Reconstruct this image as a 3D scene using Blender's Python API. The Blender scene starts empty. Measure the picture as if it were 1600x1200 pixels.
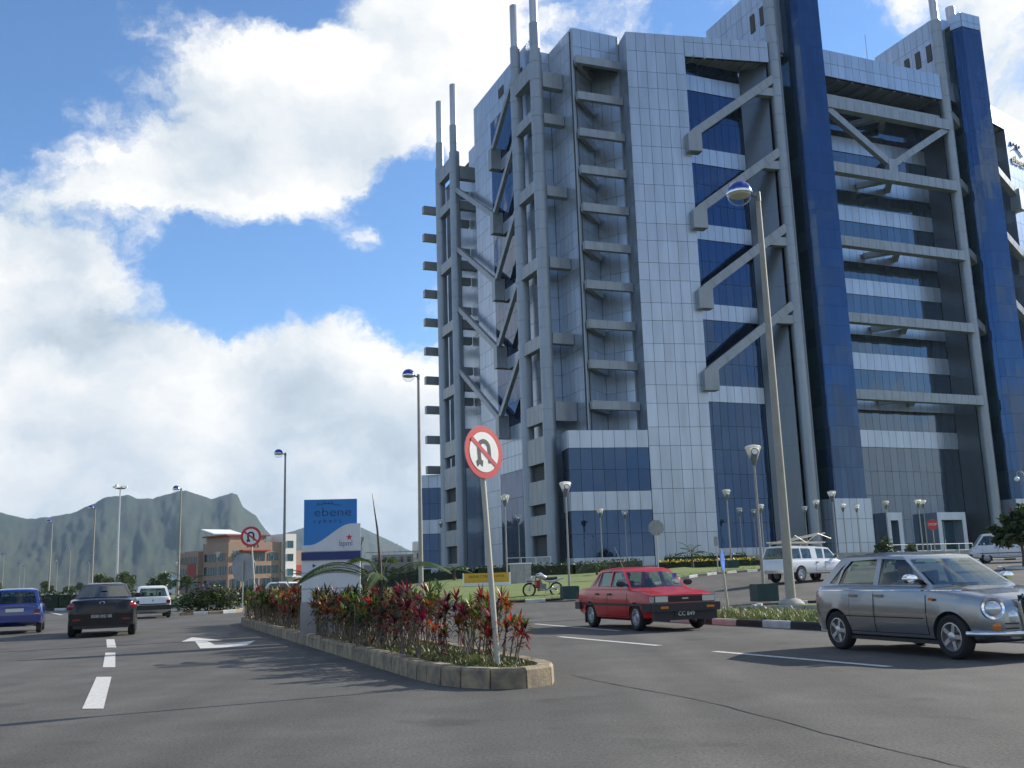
import bpy, bmesh, math, random
from mathutils import Vector, Matrix
R = math.radians
random.seed(7)
SC = bpy.context.scene
COL = SC.collection

# ---------------------------------------------------------------- camera
cam = bpy.data.cameras.new('camera'); CAM = bpy.data.objects.new('camera', cam); COL.objects.link(CAM)
cam.sensor_width = 36.0; cam.lens = 36.0 * 1560 / 1600; cam.clip_start = 0.1; cam.clip_end = 30000
CAM.location = (0, 0, 1.2)
CAM.rotation_mode = 'QUATERNION'
CAM.rotation_quaternion = (Matrix.Rotation(R(90 + 11.03), 3, 'X') @ Matrix.Rotation(R(-1.8), 3, 'Z')).to_quaternion()
SC.camera = CAM

# ---------------------------------------------------------------- sky with broken cumulus
SUN_AZ, SUN_EL = 61.0, 29.0
W = bpy.data.worlds.new('World'); SC.world = W; W.use_nodes = True
def build_world():
    nt = W.node_tree; nt.nodes.clear(); N = nt.nodes; L = nt.links
    def mth(op, a, b=None, c=None, clamp=False):
        n = N.new('ShaderNodeMath'); n.operation = op; n.use_clamp = clamp
        for i, x in enumerate((a, b, c)):
            if x is None: continue
            if isinstance(x, (int, float)): n.inputs[i].default_value = x
            else: L.new(x, n.inputs[i])
        return n.outputs[0]
    def vec(op, a, b):
        n = N.new('ShaderNodeVectorMath'); n.operation = op
        for i, x in enumerate((a, b)):
            if isinstance(x, tuple): n.inputs[i].default_value = x
            elif isinstance(x, float): n.inputs['Scale'].default_value = x
            else: L.new(x, n.inputs[i])
        return n
    def noise(v, scale, detail=6, rough=.55):
        n = N.new('ShaderNodeTexNoise'); n.inputs['Scale'].default_value = scale
        n.inputs['Detail'].default_value = detail; n.inputs['Roughness'].default_value = rough
        L.new(v, n.inputs['Vector']); return n
    def sstep(x, a, b):
        n = N.new('ShaderNodeMapRange'); n.interpolation_type = 'SMOOTHSTEP'
        n.inputs['From Min'].default_value = a; n.inputs['From Max'].default_value = b
        L.new(x, n.inputs['Value']); return n.outputs[0]
    tc = N.new('ShaderNodeTexCoord'); d = tc.outputs['Generated']
    sky = N.new('ShaderNodeTexSky'); sky.sky_type = 'NISHITA'; sky.sun_disc = False
    sky.sun_elevation = R(SUN_EL); sky.sun_rotation = R(SUN_AZ); sky.altitude = 400
    sky.air_density = 1.0; sky.dust_density = 0.15; sky.ozone_density = 5.0
    # warp directions so that cloud edges billow
    w1 = noise(d, 7.0, 8, .66); wv = vec('SUBTRACT', w1.outputs['Color'], (.5, .5, .5)).outputs[0]
    ws = N.new('ShaderNodeVectorMath'); ws.operation = 'SCALE'; L.new(wv, ws.inputs[0]); ws.inputs['Scale'].default_value = .10
    dw = vec('ADD', d, ws.outputs[0]).outputs[0]
    nz_ = N.new('ShaderNodeVectorMath'); nz_.operation = 'NORMALIZE'; L.new(dw, nz_.inputs[0]); dn = nz_.outputs[0]
    sq = vec('MULTIPLY', dw, (1.0, 1.0, 1.7)).outputs[0]
    n1 = noise(sq, 5.5, 11, .60).outputs['Fac']
    n0 = noise(sq, 1.7, 2, .5).outputs['Fac']
    dens = mth('MULTIPLY_ADD', n1, 1.75, -.02 - .875)
    dens = mth('MULTIPLY_ADD', n0, 0.8, mth('SUBTRACT', dens, .40))
    # clear gaps and cloud banks: (direction, tightness, strength)
    for c, k, s in (((-.371, .798, .476), 90, -.8), ((-.20, .83, .535), 400, -.7),
                    ((-.325, .905, .300), 420, -.75), ((-.275, .915, .275), 420, -.7), ((-.226, .928, .290), 330, -.6), ((-.175, .923, .320), 330, -.55),
                    ((-.115, .935, .350), 420, -.5), ((-.125, .950, .285), 500, -.42), ((-.090, .955, .250), 600, -.5), ((-.14, .935, .325), 1500, .55), ((-.09, .955, .285), 1500, .35), ((-.075, .93, .345), 500, -.5), ((-.085, .905, .400), 700, -.5),
                    ((.059, .853, .519), 200, -.40), ((.30, .826, .475), 120, -.32), ((-.55, .72, .42), 60, -.3),
                    ((-.27, .86, .42), 90, .5), ((-.42, .87, .26), 60, .5), ((-.10, .885, .455), 160, .5), ((-.2, .965, .17), 110, .45),
                    ((.40, .83, .38), 160, .4), ((-.12, .93, .33), 7, .32)):
        q = mth('MULTIPLY', mth('SUBTRACT', vec('DOT_PRODUCT', dn, Vector(c).normalized().to_tuple()).outputs['Value'], 1.0), float(k))
        dens = mth('MULTIPLY_ADD', mth('POWER', 2.718, q), float(s), dens)
    sep = N.new('ShaderNodeSeparateXYZ'); L.new(d, sep.inputs[0])
    low = sstep(sep.outputs['Z'], .22, .03)
    dens = mth('MULTIPLY_ADD', low, .5, dens)
    mask = mth('POWER', sstep(dens, -.06, .25), 1.2)
    # cloud light: bright sunlit rims, greyer thick bases
    so = vec('ADD', sq, (math.sin(R(SUN_AZ)) * .05, math.cos(R(SUN_AZ)) * .05, .09)).outputs[0]
    n2 = noise(so, 5.5, 5, .5).outputs['Fac']
    n3 = noise(sq, 2.6, 4, .55).outputs['Fac']
    lit = mth('MULTIPLY_ADD', mth('SUBTRACT', n1, n2), 1.0, .86)
    lit = mth('MULTIPLY_ADD', mth('SUBTRACT', n3, .5), .65, lit)
    thick = sstep(dens, .35, 1.1)
    lit = mth('MULTIPLY_ADD', thick, -.16, lit)
    lit = mth('MULTIPLY_ADD', sstep(sep.outputs['Z'], .16, .06), -.09, lit)
    lit = mth('MAXIMUM', mth('MINIMUM', lit, 1.02), .40)
    cr = N.new('ShaderNodeValToRGB'); cr.color_ramp.elements[0].position = .38; cr.color_ramp.elements[0].color = (.30, .38, .47, 1)
    cr.color_ramp.elements[1].position = .92; cr.color_ramp.elements[1].color = (.98, .98, .97, 1)
    e = cr.color_ramp.elements.new(.66); e.color = (.62, .70, .78, 1)
    L.new(lit, cr.inputs['Fac'])
    b1 = N.new('ShaderNodeBackground'); b1.inputs['Strength'].default_value = .15; hs = N.new('ShaderNodeHueSaturation'); hs.inputs['Saturation'].default_value = 1.04; L.new(sky.outputs[0], hs.inputs['Color']); L.new(hs.outputs[0], b1.inputs['Color'])
    b2 = N.new('ShaderNodeBackground'); b2.inputs['Strength'].default_value = .80; L.new(cr.outputs[0], b2.inputs['Color'])
    mx = N.new('ShaderNodeMixShader'); L.new(mask, mx.inputs['Fac']); L.new(b1.outputs[0], mx.inputs[1]); L.new(b2.outputs[0], mx.inputs[2])
    out = N.new('ShaderNodeOutputWorld'); L.new(mx.outputs[0], out.inputs['Surface'])
build_world()
W.cycles.sampling_method = 'MANUAL'; W.cycles.sample_map_resolution = 512

# ---------------------------------------------------------------- sun and exposure
sl = bpy.data.lights.new('sun', 'SUN'); sl.energy = 5.0; sl.angle = R(.55); sl.color = (1, .93, .82)
SUN = bpy.data.objects.new('sun', sl); COL.objects.link(SUN)
sd = Vector((math.sin(R(SUN_AZ)) * math.cos(R(SUN_EL)), math.cos(R(SUN_AZ)) * math.cos(R(SUN_EL)), math.sin(R(SUN_EL))))
SUN.rotation_euler = sd.to_track_quat('Z', 'Y').to_euler(); SUN.location = sd * 200
vs = SC.view_settings; vs.view_transform = 'Standard'; vs.look = 'None'; vs.gamma = 1; vs.exposure = 0.42; vs.use_curve_mapping = False
SC.cycles.max_bounces = 8; SC.cycles.transparent_max_bounces = 16; SC.cycles.volume_bounces = 0
SC.cycles.use_denoising = True; SC.cycles.sample_clamp_indirect = 8

# ---------------------------------------------------------------- helpers
def tag(o, label=None, cat=None, group=None, kind=None):
    if label: o['label'] = label
    if cat: o['category'] = cat
    if group: o['group'] = group
    if kind: o['kind'] = kind
    return o
def empty(name, loc=(0, 0, 0), rz=0.0, label=None, cat=None, group=None):
    o = bpy.data.objects.new(name, None); COL.objects.link(o); o.location = loc; o.rotation_euler = (0, 0, rz)
    o.empty_display_size = .2
    return tag(o, label, cat, group)
def copy_tree(o, parent=None):
    c = o.copy(); COL.objects.link(c); c.parent = parent
    for ch in o.children: copy_tree(ch, c)
    return c
def put(o, loc, rz=0.0, s=1.0, label=None, group=None):
    o.location = loc; o.rotation_euler = (0, 0, rz); o.scale = (s, s, s)
    if label: o['label'] = label
    if group: o['group'] = group
    return o
class Series:
    """first call hands out the prototype itself, later calls hand out copies"""
    def __init__(self, proto): self.p = proto; self.used = False
    def __call__(self, loc, rz=0.0, s=1.0, label=None, group=None):
        o = copy_tree(self.p) if self.used else self.p
        self.used = True
        return put(o, loc, rz, s, label, group)
class MB:
    def __init__(s): s.v = []; s.f = []; s.m = []; s.cm = 0
    def add(s, vs, fs, M=None):
        b = len(s.v)
        s.v += [tuple(M @ Vector(v)) for v in vs] if M is not None else [tuple(v) for v in vs]
        s.f += [tuple(i + b for i in f) for f in fs]; s.m += [s.cm] * len(fs); return s
    def box(s, c, d, rz=0.0, M=None):
        x, y, z = d[0] / 2, d[1] / 2, d[2] / 2
        vs = [(-x, -y, -z), (x, -y, -z), (x, y, -z), (-x, y, -z), (-x, -y, z), (x, -y, z), (x, y, z), (-x, y, z)]
        T = Matrix.Translation(c) @ Matrix.Rotation(rz, 4, 'Z')
        if M is not None: T = M @ T
        return s.add(vs, [(0, 3, 2, 1), (4, 5, 6, 7), (0, 1, 5, 4), (1, 2, 6, 5), (2, 3, 7, 6), (3, 0, 4, 7)], T)
    def frame(s, p, q):
        p, q = Vector(p), Vector(q); d = (q - p); l = d.length; d.normalize()
        up = Vector((0, 0, 1)) if abs(d.z) < .95 else Vector((0, 1, 0))
        x = up.cross(d).normalized(); y = d.cross(x)
        M = Matrix(((x.x, y.x, d.x, p.x), (x.y, y.y, d.y, p.y), (x.z, y.z, d.z, p.z), (0, 0, 0, 1)))
        return M, l
    def beam(s, p, q, w, h):
        M, l = s.frame(p, q)
        vs = [(a * w / 2, b * h / 2, c) for c in (0, l) for a, b in ((-1, -1), (1, -1), (1, 1), (-1, 1))]
        return s.add(vs, [(3, 2, 1, 0), (4, 5, 6, 7), (0, 1, 5, 4), (1, 2, 6, 5), (2, 3, 7, 6), (3, 0, 4, 7)], M)
    def cyl(s, p, q, r0, r1=None, n=12, caps=True):
        r1 = r0 if r1 is None else r1; M, l = s.frame(p, q)
        vs = [(r * math.cos(2 * math.pi * i / n), r * math.sin(2 * math.pi * i / n), z) for r, z in ((r0, 0), (r1, l)) for i in range(n)]
        fs = [(i, (i + 1) % n, n + (i + 1) % n, n + i) for i in range(n)]
        if caps: fs += [tuple(range(n))[::-1], tuple(range(n, 2 * n))]
        return s.add(vs, fs, M)
    def lathe(s, prof, n=16, M=None, caps=True):
        vs = [(r * math.cos(2 * math.pi * i / n), r * math.sin(2 * math.pi * i / n), z) for r, z in prof for i in range(n)]
        fs = [(k * n + i, k * n + (i + 1) % n, (k + 1) * n + (i + 1) % n, (k + 1) * n + i) for k in range(len(prof) - 1) for i in range(n)]
        if caps: fs += [tuple(range(n))[::-1], tuple((len(prof) - 1) * n + i for i in range(n))]
        return s.add(vs, fs, M)
    def prism(s, poly, z0, z1, M=None):
        n = len(poly)
        vs = [(x, y, z) for z in (z0, z1) for x, y in poly]
        return s.add(vs, [tuple(range(n))[::-1], tuple(range(n, 2 * n))] + [(i, (i + 1) % n, n + (i + 1) % n, n + i) for i in range(n)], M)
    def poly(s, pts): return s.add(pts, [tuple(range(len(pts)))])
    def tube(s, pts, rs, n=6):
        rings = []
        P = [Vector(p) for p in pts]
        for i, p in enumerate(P):
            d = (P[min(i + 1, len(P) - 1)] - P[max(i - 1, 0)]).normalized()
            up = Vector((0, 0, 1)) if abs(d.z) < .9 else Vector((0, 1, 0))
            x = up.cross(d).normalized(); y = d.cross(x); r = rs[i] if isinstance(rs, (list, tuple)) else rs
            rings.append([tuple(p + x * r * math.cos(2 * math.pi * k / n) + y * r * math.sin(2 * math.pi * k / n)) for k in range(n)])
        vs = [v for r in rings for v in r]
        fs = [(k * n + i, k * n + (i + 1) % n, (k + 1) * n + (i + 1) % n, (k + 1) * n + i) for k in range(len(P) - 1) for i in range(n)]
        return s.add(vs, fs + [tuple(range(n))[::-1], tuple((len(P) - 1) * n + i for i in range(n))])
    def mesh(s, name, mats, smooth=None, fix=True):
        me = bpy.data.meshes.new(name); me.from_pydata(s.v, [], s.f)
        for m in (mats if isinstance(mats, (list, tuple)) else [mats]): me.materials.append(m)
        if isinstance(mats, (list, tuple)): me.polygons.foreach_set('material_index', s.m)
        if fix:
            bm = bmesh.new(); bm.from_mesh(me); bmesh.ops.recalc_face_normals(bm, faces=bm.faces); bm.to_mesh(me); bm.free()
        if smooth is not None:
            me.shade_smooth()
            if smooth < 179: me.set_sharp_from_angle(angle=R(smooth))
        return me
    def build(s, name, mats, parent=None, smooth=None, fix=True):
        return mobj(name, s.mesh(name, mats, smooth, fix), parent)
def mobj(name, me, parent=None):
    o = bpy.data.objects.new(name, me); COL.objects.link(o)
    if parent is not None: o.parent = parent
    return o
def text_mesh(txt, size, mat, name='lettering', extrude=.002, sx=1.0, shear=0.0, align='CENTER', offset=0.0):
    cu = bpy.data.curves.new(name, 'FONT'); cu.body = txt; cu.size = size; cu.extrude = extrude
    cu.align_x = align; cu.align_y = 'CENTER'; cu.shear = shear; cu.resolution_u = 3; cu.offset = offset
    o = bpy.data.objects.new(name, cu); COL.objects.link(o)
    dg = bpy.context.evaluated_depsgraph_get(); me = bpy.data.meshes.new_from_object(o.evaluated_get(dg))
    bpy.data.objects.remove(o); bpy.data.curves.remove(cu)
    me.transform(Matrix.Diagonal((sx, 1, 1, 1))); me.materials.clear(); me.materials.append(mat); return me
def smooth01(a, b, x):
    t = max(0, min(1, (x - a) / (b - a))); return t * t * (3 - 2 * t)
def lerp_tab(tab, x):
    if x <= tab[0][0]: return tab[0][1]
    for (a, p), (b, q) in zip(tab, tab[1:]):
        if x <= b: return p + (q - p) * (x - a) / (b - a)
    return tab[-1][1]
RISE = [(0, 0), (40, 0), (47, .12), (55, .45), (62, .8), (72, 1.15), (84, 1.6), (92, 1.9)]
RISE_R = [(0, 0), (30, 0), (38, .22), (48, .6), (58, .98), (66, 1.25), (84, 1.65), (92, 1.9)]
def GZ(x, y):
    k = smooth01(4, 13, x); return (lerp_tab(RISE, y) * (1 - k) + lerp_tab(RISE_R, y) * k) * smooth01(-18, -3, x)

# ---------------------------------------------------------------- materials
MT = {}
def mat(name, col, rough=.6, metal=0.0, var=0.0, vscale=3.0, bump=0.0, bscale=40.0, spec=.5, coat=0.0, rnd=0.0, col2=None, trans=0.0, vdetail=4, world=None, bdist=.02):
    m = bpy.data.materials.new(name); m.use_nodes = True; nt = m.node_tree; N = nt.nodes; L = nt.links
    b = N['Principled BSDF']; b.inputs['Base Color'].default_value = (*col, 1); b.inputs['Roughness'].default_value = rough
    b.inputs['Metallic'].default_value = metal; b.inputs['Specular IOR Level'].default_value = spec; b.inputs['Coat Weight'].default_value = coat
    if coat: b.inputs['Coat Roughness'].default_value = .05
    if trans: b.inputs['Transmission Weight'].default_value = trans
    tc = N.new('ShaderNodeTexCoord'); src = tc.outputs['Object']
    if world:
        gp = N.new('ShaderNodeNewGeometry'); vm = N.new('ShaderNodeVectorMath'); vm.operation = 'MULTIPLY'; vm.inputs[1].default_value = world; L.new(gp.outputs['Position'], vm.inputs[0]); src = vm.outputs[0]
    colout = None
    if var or col2:
        n = N.new('ShaderNodeTexNoise'); n.inputs['Scale'].default_value = vscale; n.inputs['Detail'].default_value = vdetail; n.inputs['Roughness'].default_value = .6
        L.new(src, n.inputs['Vector'])
        r = N.new('ShaderNodeValToRGB'); r.color_ramp.elements[0].position = .3; r.color_ramp.elements[1].position = .7
        a = col if col2 else tuple(c * (1 - var) for c in col); z = col2 if col2 else tuple(min(1, c * (1 + var)) for c in col)
        r.color_ramp.elements[0].color = (*a, 1); r.color_ramp.elements[1].color = (*z, 1)
        L.new(n.outputs['Fac'], r.inputs['Fac']); colout = r.outputs['Color']
    if rnd:
        g = N.new('ShaderNodeNewGeometry'); oi = N.new('ShaderNodeObjectInfo')
        ad = N.new('ShaderNodeMath'); ad.operation = 'ADD'; L.new(g.outputs['Random Per Island'], ad.inputs[0]); L.new(oi.outputs['Random'], ad.inputs[1])
        fr = N.new('ShaderNodeMath'); fr.operation = 'FRACT'; L.new(ad.outputs[0], fr.inputs[0])
        mr = N.new('ShaderNodeMapRange'); mr.inputs['To Min'].default_value = 1 - rnd; mr.inputs['To Max'].default_value = 1 + rnd; L.new(fr.outputs[0], mr.inputs['Value'])
        hs = N.new('ShaderNodeHueSaturation'); L.new(mr.outputs[0], hs.inputs['Value'])
        if colout: L.new(colout, hs.inputs['Color'])
        else: hs.inputs['Color'].default_value = (*col, 1)
        colout = hs.outputs['Color']
    if colout: L.new(colout, b.inputs['Base Color'])
    if bump:
        n = N.new('ShaderNodeTexNoise'); n.inputs['Scale'].default_value = bscale; n.inputs['Detail'].default_value = 5
        L.new(src, n.inputs['Vector']); bp = N.new('ShaderNodeBump'); bp.inputs['Strength'].default_value = bump; bp.inputs['Distance'].default_value = bdist
        L.new(n.outputs['Fac'], bp.inputs['Height']); L.new(bp.outputs[0], b.inputs['Normal'])
    MT[name] = m; return m
def leafmat(name, col, col2, rough=.45, tr=.35):
    m = mat(name, col, rough, rnd=.3, col2=col2, vscale=5)
    nt = m.node_tree; N = nt.nodes; L = nt.links; b = N['Principled BSDF']; out = N['Material Output']
    t = N.new('ShaderNodeBsdfTranslucent'); src = b.inputs['Base Color'].links[0].from_socket
    L.new(src, t.inputs['Color']); mx = N.new('ShaderNodeMixShader'); mx.inputs['Fac'].default_value = tr
    L.new(b.outputs[0], mx.inputs[1]); L.new(t.outputs[0], mx.inputs[2]); L.new(mx.outputs[0], out.inputs['Surface']); return m
def glassmat(name, tint, rough=.02):
    m = bpy.data.materials.new(name); m.use_nodes = True; nt = m.node_tree; N = nt.nodes; L = nt.links; N.clear()
    t = N.new('ShaderNodeBsdfTransparent'); t.inputs['Color'].default_value = (*tint, 1)
    g = N.new('ShaderNodeBsdfGlossy'); g.inputs['Roughness'].default_value = rough; g.inputs['Color'].default_value = (.9, .95, 1, 1)
    lw = N.new('ShaderNodeLayerWeight'); lw.inputs['Blend'].default_value = .5; pw = N.new('ShaderNodeMath'); pw.operation = 'POWER'; L.new(lw.outputs['Facing'], pw.inputs[0]); pw.inputs[1].default_value = 3.5
    f = N.new('ShaderNodeMath'); f.operation = 'MULTIPLY_ADD'; L.new(pw.outputs[0], f.inputs[0]); f.inputs[1].default_value = .7; f.inputs[2].default_value = .05
    mx = N.new('ShaderNodeMixShader'); o = N.new('ShaderNodeOutputMaterial')
    L.new(f.outputs[0], mx.inputs['Fac']); L.new(t.outputs[0], mx.inputs[1]); L.new(g.outputs[0], mx.inputs[2]); L.new(mx.outputs[0], o.inputs['Surface'])
    MT[name] = m; return m
def asphalt(name, col, seed=0.0):
    m = bpy.data.materials.new(name); m.use_nodes = True; nt = m.node_tree; N = nt.nodes; L = nt.links; b = N['Principled BSDF']
    tc = N.new('ShaderNodeTexCoord')
    def nz(s, d, r=.6):
        n = N.new('ShaderNodeTexNoise'); n.inputs['Scale'].default_value = s; n.inputs['Detail'].default_value = d; n.inputs['Roughness'].default_value = r
        L.new(tc.outputs['Object'], n.inputs['Vector']); return n.outputs['Fac']
    def rng(x, lo, hi, a=.3, c=.7):
        q = N.new('ShaderNodeMapRange'); q.inputs['From Min'].default_value = a; q.inputs['From Max'].default_value = c
        q.inputs['To Min'].default_value = lo; q.inputs['To Max'].default_value = hi; L.new(x, q.inputs['Value']); return q.outputs[0]
    def mul(x, y):
        q = N.new('ShaderNodeMath'); q.operation = 'MULTIPLY'; L.new(x, q.inputs[0]); L.new(y, q.inputs[1]); return q.outputs[0]
    mp = N.new('ShaderNodeMapping'); mp.inputs['Rotation'].default_value = (0, 0, R(-20.9)); mp.inputs['Scale'].default_value = (1.1, .035, 1); L.new(tc.outputs['Object'], mp.inputs['Vector'])
    ln = N.new('ShaderNodeTexNoise'); ln.inputs['Scale'].default_value = 1.0; ln.inputs['Detail'].default_value = 4; L.new(mp.outputs[0], ln.inputs['Vector'])
    v = mul(mul(rng(nz(.22, 3), .78, 1.18), rng(nz(1.3, 6), .84, 1.15)), mul(rng(nz(38, 2), .62, 1.38), rng(nz(150, 1), .62, 1.42)))
    v = mul(v, mul(rng(ln.outputs['Fac'], .80, 1.14), rng(nz(.75, 3), 1.0, .70, .60, .70)))
    c = N.new('ShaderNodeVectorMath'); c.operation = 'SCALE'; c.inputs[0].default_value = col; L.new(v, c.inputs['Scale']); L.new(c.outputs[0], b.inputs['Base Color'])
    b.inputs['Roughness'].default_value = .82; b.inputs['Specular IOR Level'].default_value = .35
    bp = N.new('ShaderNodeBump'); bp.inputs['Strength'].default_value = .45; bp.inputs['Distance'].default_value = .01; L.new(nz(120, 3), bp.inputs['Height']); L.new(bp.outputs[0], b.inputs['Normal'])
    MT[name] = m; return m
asphalt('asphalt', (.092, .088, .079))
mat('paint_white', (.60, .59, .55), .75, col2=(.42, .41, .38), vscale=14, vdetail=9)
mat('verge', (.085, .11, .035), .95, col2=(.13, .14, .05), vscale=.4, bump=.3)
mat('grass', (.105, .155, .035), .95, col2=(.17, .20, .055), vscale=1.2, bump=.6, bscale=30, vdetail=8)
mat('soil', (.075, .05, .032), .95, col2=(.05, .06, .03), vscale=5, bump=.8, bscale=18)
mat('kerb', (.38, .295, .175), .85, col2=(.13, .11, .085), vscale=4.5, bump=.4, rnd=.15)
mat('kerb_black', (.03, .03, .032), .8, var=.3)
mat('kerb_white', (.5, .5, .47), .8, var=.2)
mat('concrete', (.33, .31, .28), .85, var=.2, vscale=2, bump=.2)
mat('mountain', (.009, .026, .010), .95, col2=(.030, .040, .020), vscale=.0035, vdetail=9)
mat('hillside', (.09, .12, .045), .95, col2=(.05, .08, .03), vscale=.01, vdetail=9)
# tower
mat('alu_panel', (.40, .465, .545), .30, metal=.6, rnd=.06, var=.11, vscale=1.1, world=(1, 1, .14), vdetail=6)
mat('dark_panel', (.13, .15, .17), .28, metal=.55, var=.08, vscale=.8, world=(1, 1, .2))
mat('alu_trim', (.29, .315, .335), .42, metal=.35, var=.14, vscale=1.2, world=(1, 1, .3), vdetail=6)
mat('column_clad', (.29, .325, .36), .40, metal=.4, var=.13, vscale=1.3, world=(1, 1, .1), vdetail=6)
mat('steel_pole', (.50, .51, .52), .32, metal=.6)
mat('joint', (.05, .055, .06), .8)
mat('blue_glass', (.040, .075, .145), .025, metal=.85, rnd=.09, spec=.6, bump=.3, bscale=.5, bdist=.06, world=(1, 1, .6))
mat('bay_glass', (.10, .14, .19), .03, metal=.7, rnd=.09, spec=.6, bump=.25, bscale=.5, bdist=.05, world=(1, 1, .6))
mat('grey_glass', (.04, .09, .13), .05, metal=.5, rnd=.25, spec=.7)
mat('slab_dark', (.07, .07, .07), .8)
# ================================================================ ground, roads, kerbs
def grid_sheet(name, xs, ys, zf, m, kind='structure'):
    mb = MB(); nx = len(xs)
    mb.v = [(x, y, zf(x, y)) for y in ys for x in xs]
    mb.f = [(j * nx + i, j * nx + i + 1, (j + 1) * nx + i + 1, (j + 1) * nx + i) for j in range(len(ys) - 1) for i in range(nx - 1)]
    mb.m = [0] * len(mb.f)
    return tag(mb.build(name, m, fix=False, smooth=180), kind=kind)
def frange(a, b, n): return [a + (b - a) * i / n for i in range(n + 1)]
gx = [-7000, -3000, -1200, -500, -220, -120, -80] + frange(-60, 90, 60) + [120, 200, 400, 1000, 3000, 7000]
gy = [-600, -200, -80, -40] + frange(-15, 100, 46) + [130, 200, 350, 600, 1200, 2500, 5000, 7200]
grid_sheet('ground', gx, gy, lambda x, y: GZ(x, y) - .03, MT['verge'])
grid_sheet('road', frange(-62, 88, 75), frange(-15, 90, 60), lambda x, y: GZ(x, y), MT['asphalt'])
# lawn bank in front of the tower
KERB = [(-11.5, 62.0), (-10.0, 53.0), (-6.5, 48.0), (-2.0, 46.2), (1.8, 46.8), (4.2, 50.0), (8.0, 57.0), (14.0, 63.5), (24.0, 69.0), (34.0, 73.0), (75.0, 84.0)]
def resample(pts, n):
    P = [Vector(p) for p in pts]; ls = [0]
    for a, b in zip(P, P[1:]): ls.append(ls[-1] + (b - a).length)
    out = []
    for i in range(n + 1):
        t = ls[-1] * i / n
        for k in range(len(P) - 1):
            if t <= ls[k + 1] + 1e-6:
                out.append(P[k].lerp(P[k + 1], (t - ls[k]) / (ls[k + 1] - ls[k]))); break
    return out
def chaikin(pts, it=2):
    for _ in range(it):
        q = [pts[0]]
        for a, b in zip(pts, pts[1:]):
            a, b = Vector(a), Vector(b); q += [a.lerp(b, .25), a.lerp(b, .75)]
        pts = q + [pts[-1]]
    return pts
def lawn_sheet():
    K = resample(chaikin([Vector(p) for p in KERB]), 70); mb = MB(); n = 12
    for p in K:
        far = Vector((min(p.x * .9 - 2, p.x) if p.x < 10 else p.x - 2, 104.0))
        for j in range(n + 1):
            q = p.lerp(far, (j / n) ** 1.3)
            mb.v.append((q.x, q.y, GZ(q.x, q.y) + .11 + .25 * math.sin(math.pi * min(1, j / 5)) * (1 if p.x < 12 else .3)))
    mb.f = [(i * (n + 1) + j, (i + 1) * (n + 1) + j, (i + 1) * (n + 1) + j + 1, i * (n + 1) + j + 1) for i in range(len(K) - 1) for j in range(n)]
    mb.m = [0] * len(mb.f)
    o = mb.build('lawn', MT['grass'], fix=False, smooth=180); tag(o, kind='structure'); return K
LAWN_EDGE = lawn_sheet()
def kerb_run(parent, pts, w0, h, step, mats, gap=.012, zf=GZ, name='kerb_stone', side=1):
    """separate kerb stones along a polyline, chamfered on the road side; mats are used in turn"""
    P = resample(pts, max(1, round(sum((Vector(b) - Vector(a)).length for a, b in zip(pts, pts[1:])) / step)))
    for i, (a, b) in enumerate(zip(P, P[1:])):
        d = (b - a); l = d.length; d.normalize(); nrm = Vector((-d.y, d.x)) * side
        mb = MB(); z = zf(a.x, a.y); z2 = zf(b.x, b.y)
        hh = h + random.uniform(-.014, .012); w = w0 * random.uniform(.97, 1.03); yaw = random.uniform(-.012, .012); nrm = (nrm + d * yaw).normalized()
        prof = [(0, -.06), (0.01, hh - .03), (.035, hh), (w, hh - .004), (w, -.06)]
        for t, zz in ((gap, z), (l - gap, z2)):
            for o, q in prof:
                p = a + d * t + nrm * o; mb.v.append((p.x, p.y, zz + q))
        mb.f = [(0, 1, 2, 3, 4), (9, 8, 7, 6, 5)] + [(k, k + 5, (k + 1) % 5 + 5, (k + 1) % 5) for k in range(5)]
        mb.m = [0] * len(mb.f)
        mb.build(name, mats[i % len(mats)], parent)
lk = tag(empty('lawn_kerb', (0, 46, 0)), kind='structure'); lk.location = (0, 0, 0)
kerb_run(lk, [tuple(p) for p in LAWN_EDGE[:52]], .18, .14, 1.0, [MT['kerb_white'], MT['kerb_black']], side=1)

# island with planting
RD = Vector((math.sin(R(-20.9)), math.cos(R(-20.9)))); RN = Vector((RD.y, -RD.x))      # along the road / to its right
def isl(s, n): p = Vector((-.05, 12.35)) + RD * s + RN * n; return (p.x, p.y)
ISL = [isl(24.5, -.5)] + [isl(s, -.98) for s in (23.5, 18, 12, 6, 1.2)] + [isl(.35, -.96), isl(-.3, -.82), isl(-.72, -.5), isl(-.86, -.2), isl(-.76, .12), isl(-.4, .36), isl(.3, .47)] + [isl(s, .5) for s in (1.2, 6, 12, 18, 23.5)] + [isl(24.5, .0)]
ISC = chaikin([Vector(p) for p in ISL], 2)
isle = tag(empty('planted_median'), kind='structure')
kerb_run(isle, [tuple(p) for p in ISC], .19, .225, .43, [MT['kerb']], side=1)
mb = MB(); mb.prism([tuple(Vector(p).lerp(Vector(isl(12, -.25)), .012)) for p in ISC], -.02, .16)
mb.build('planting_bed', MT['soil'], isle)
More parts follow.
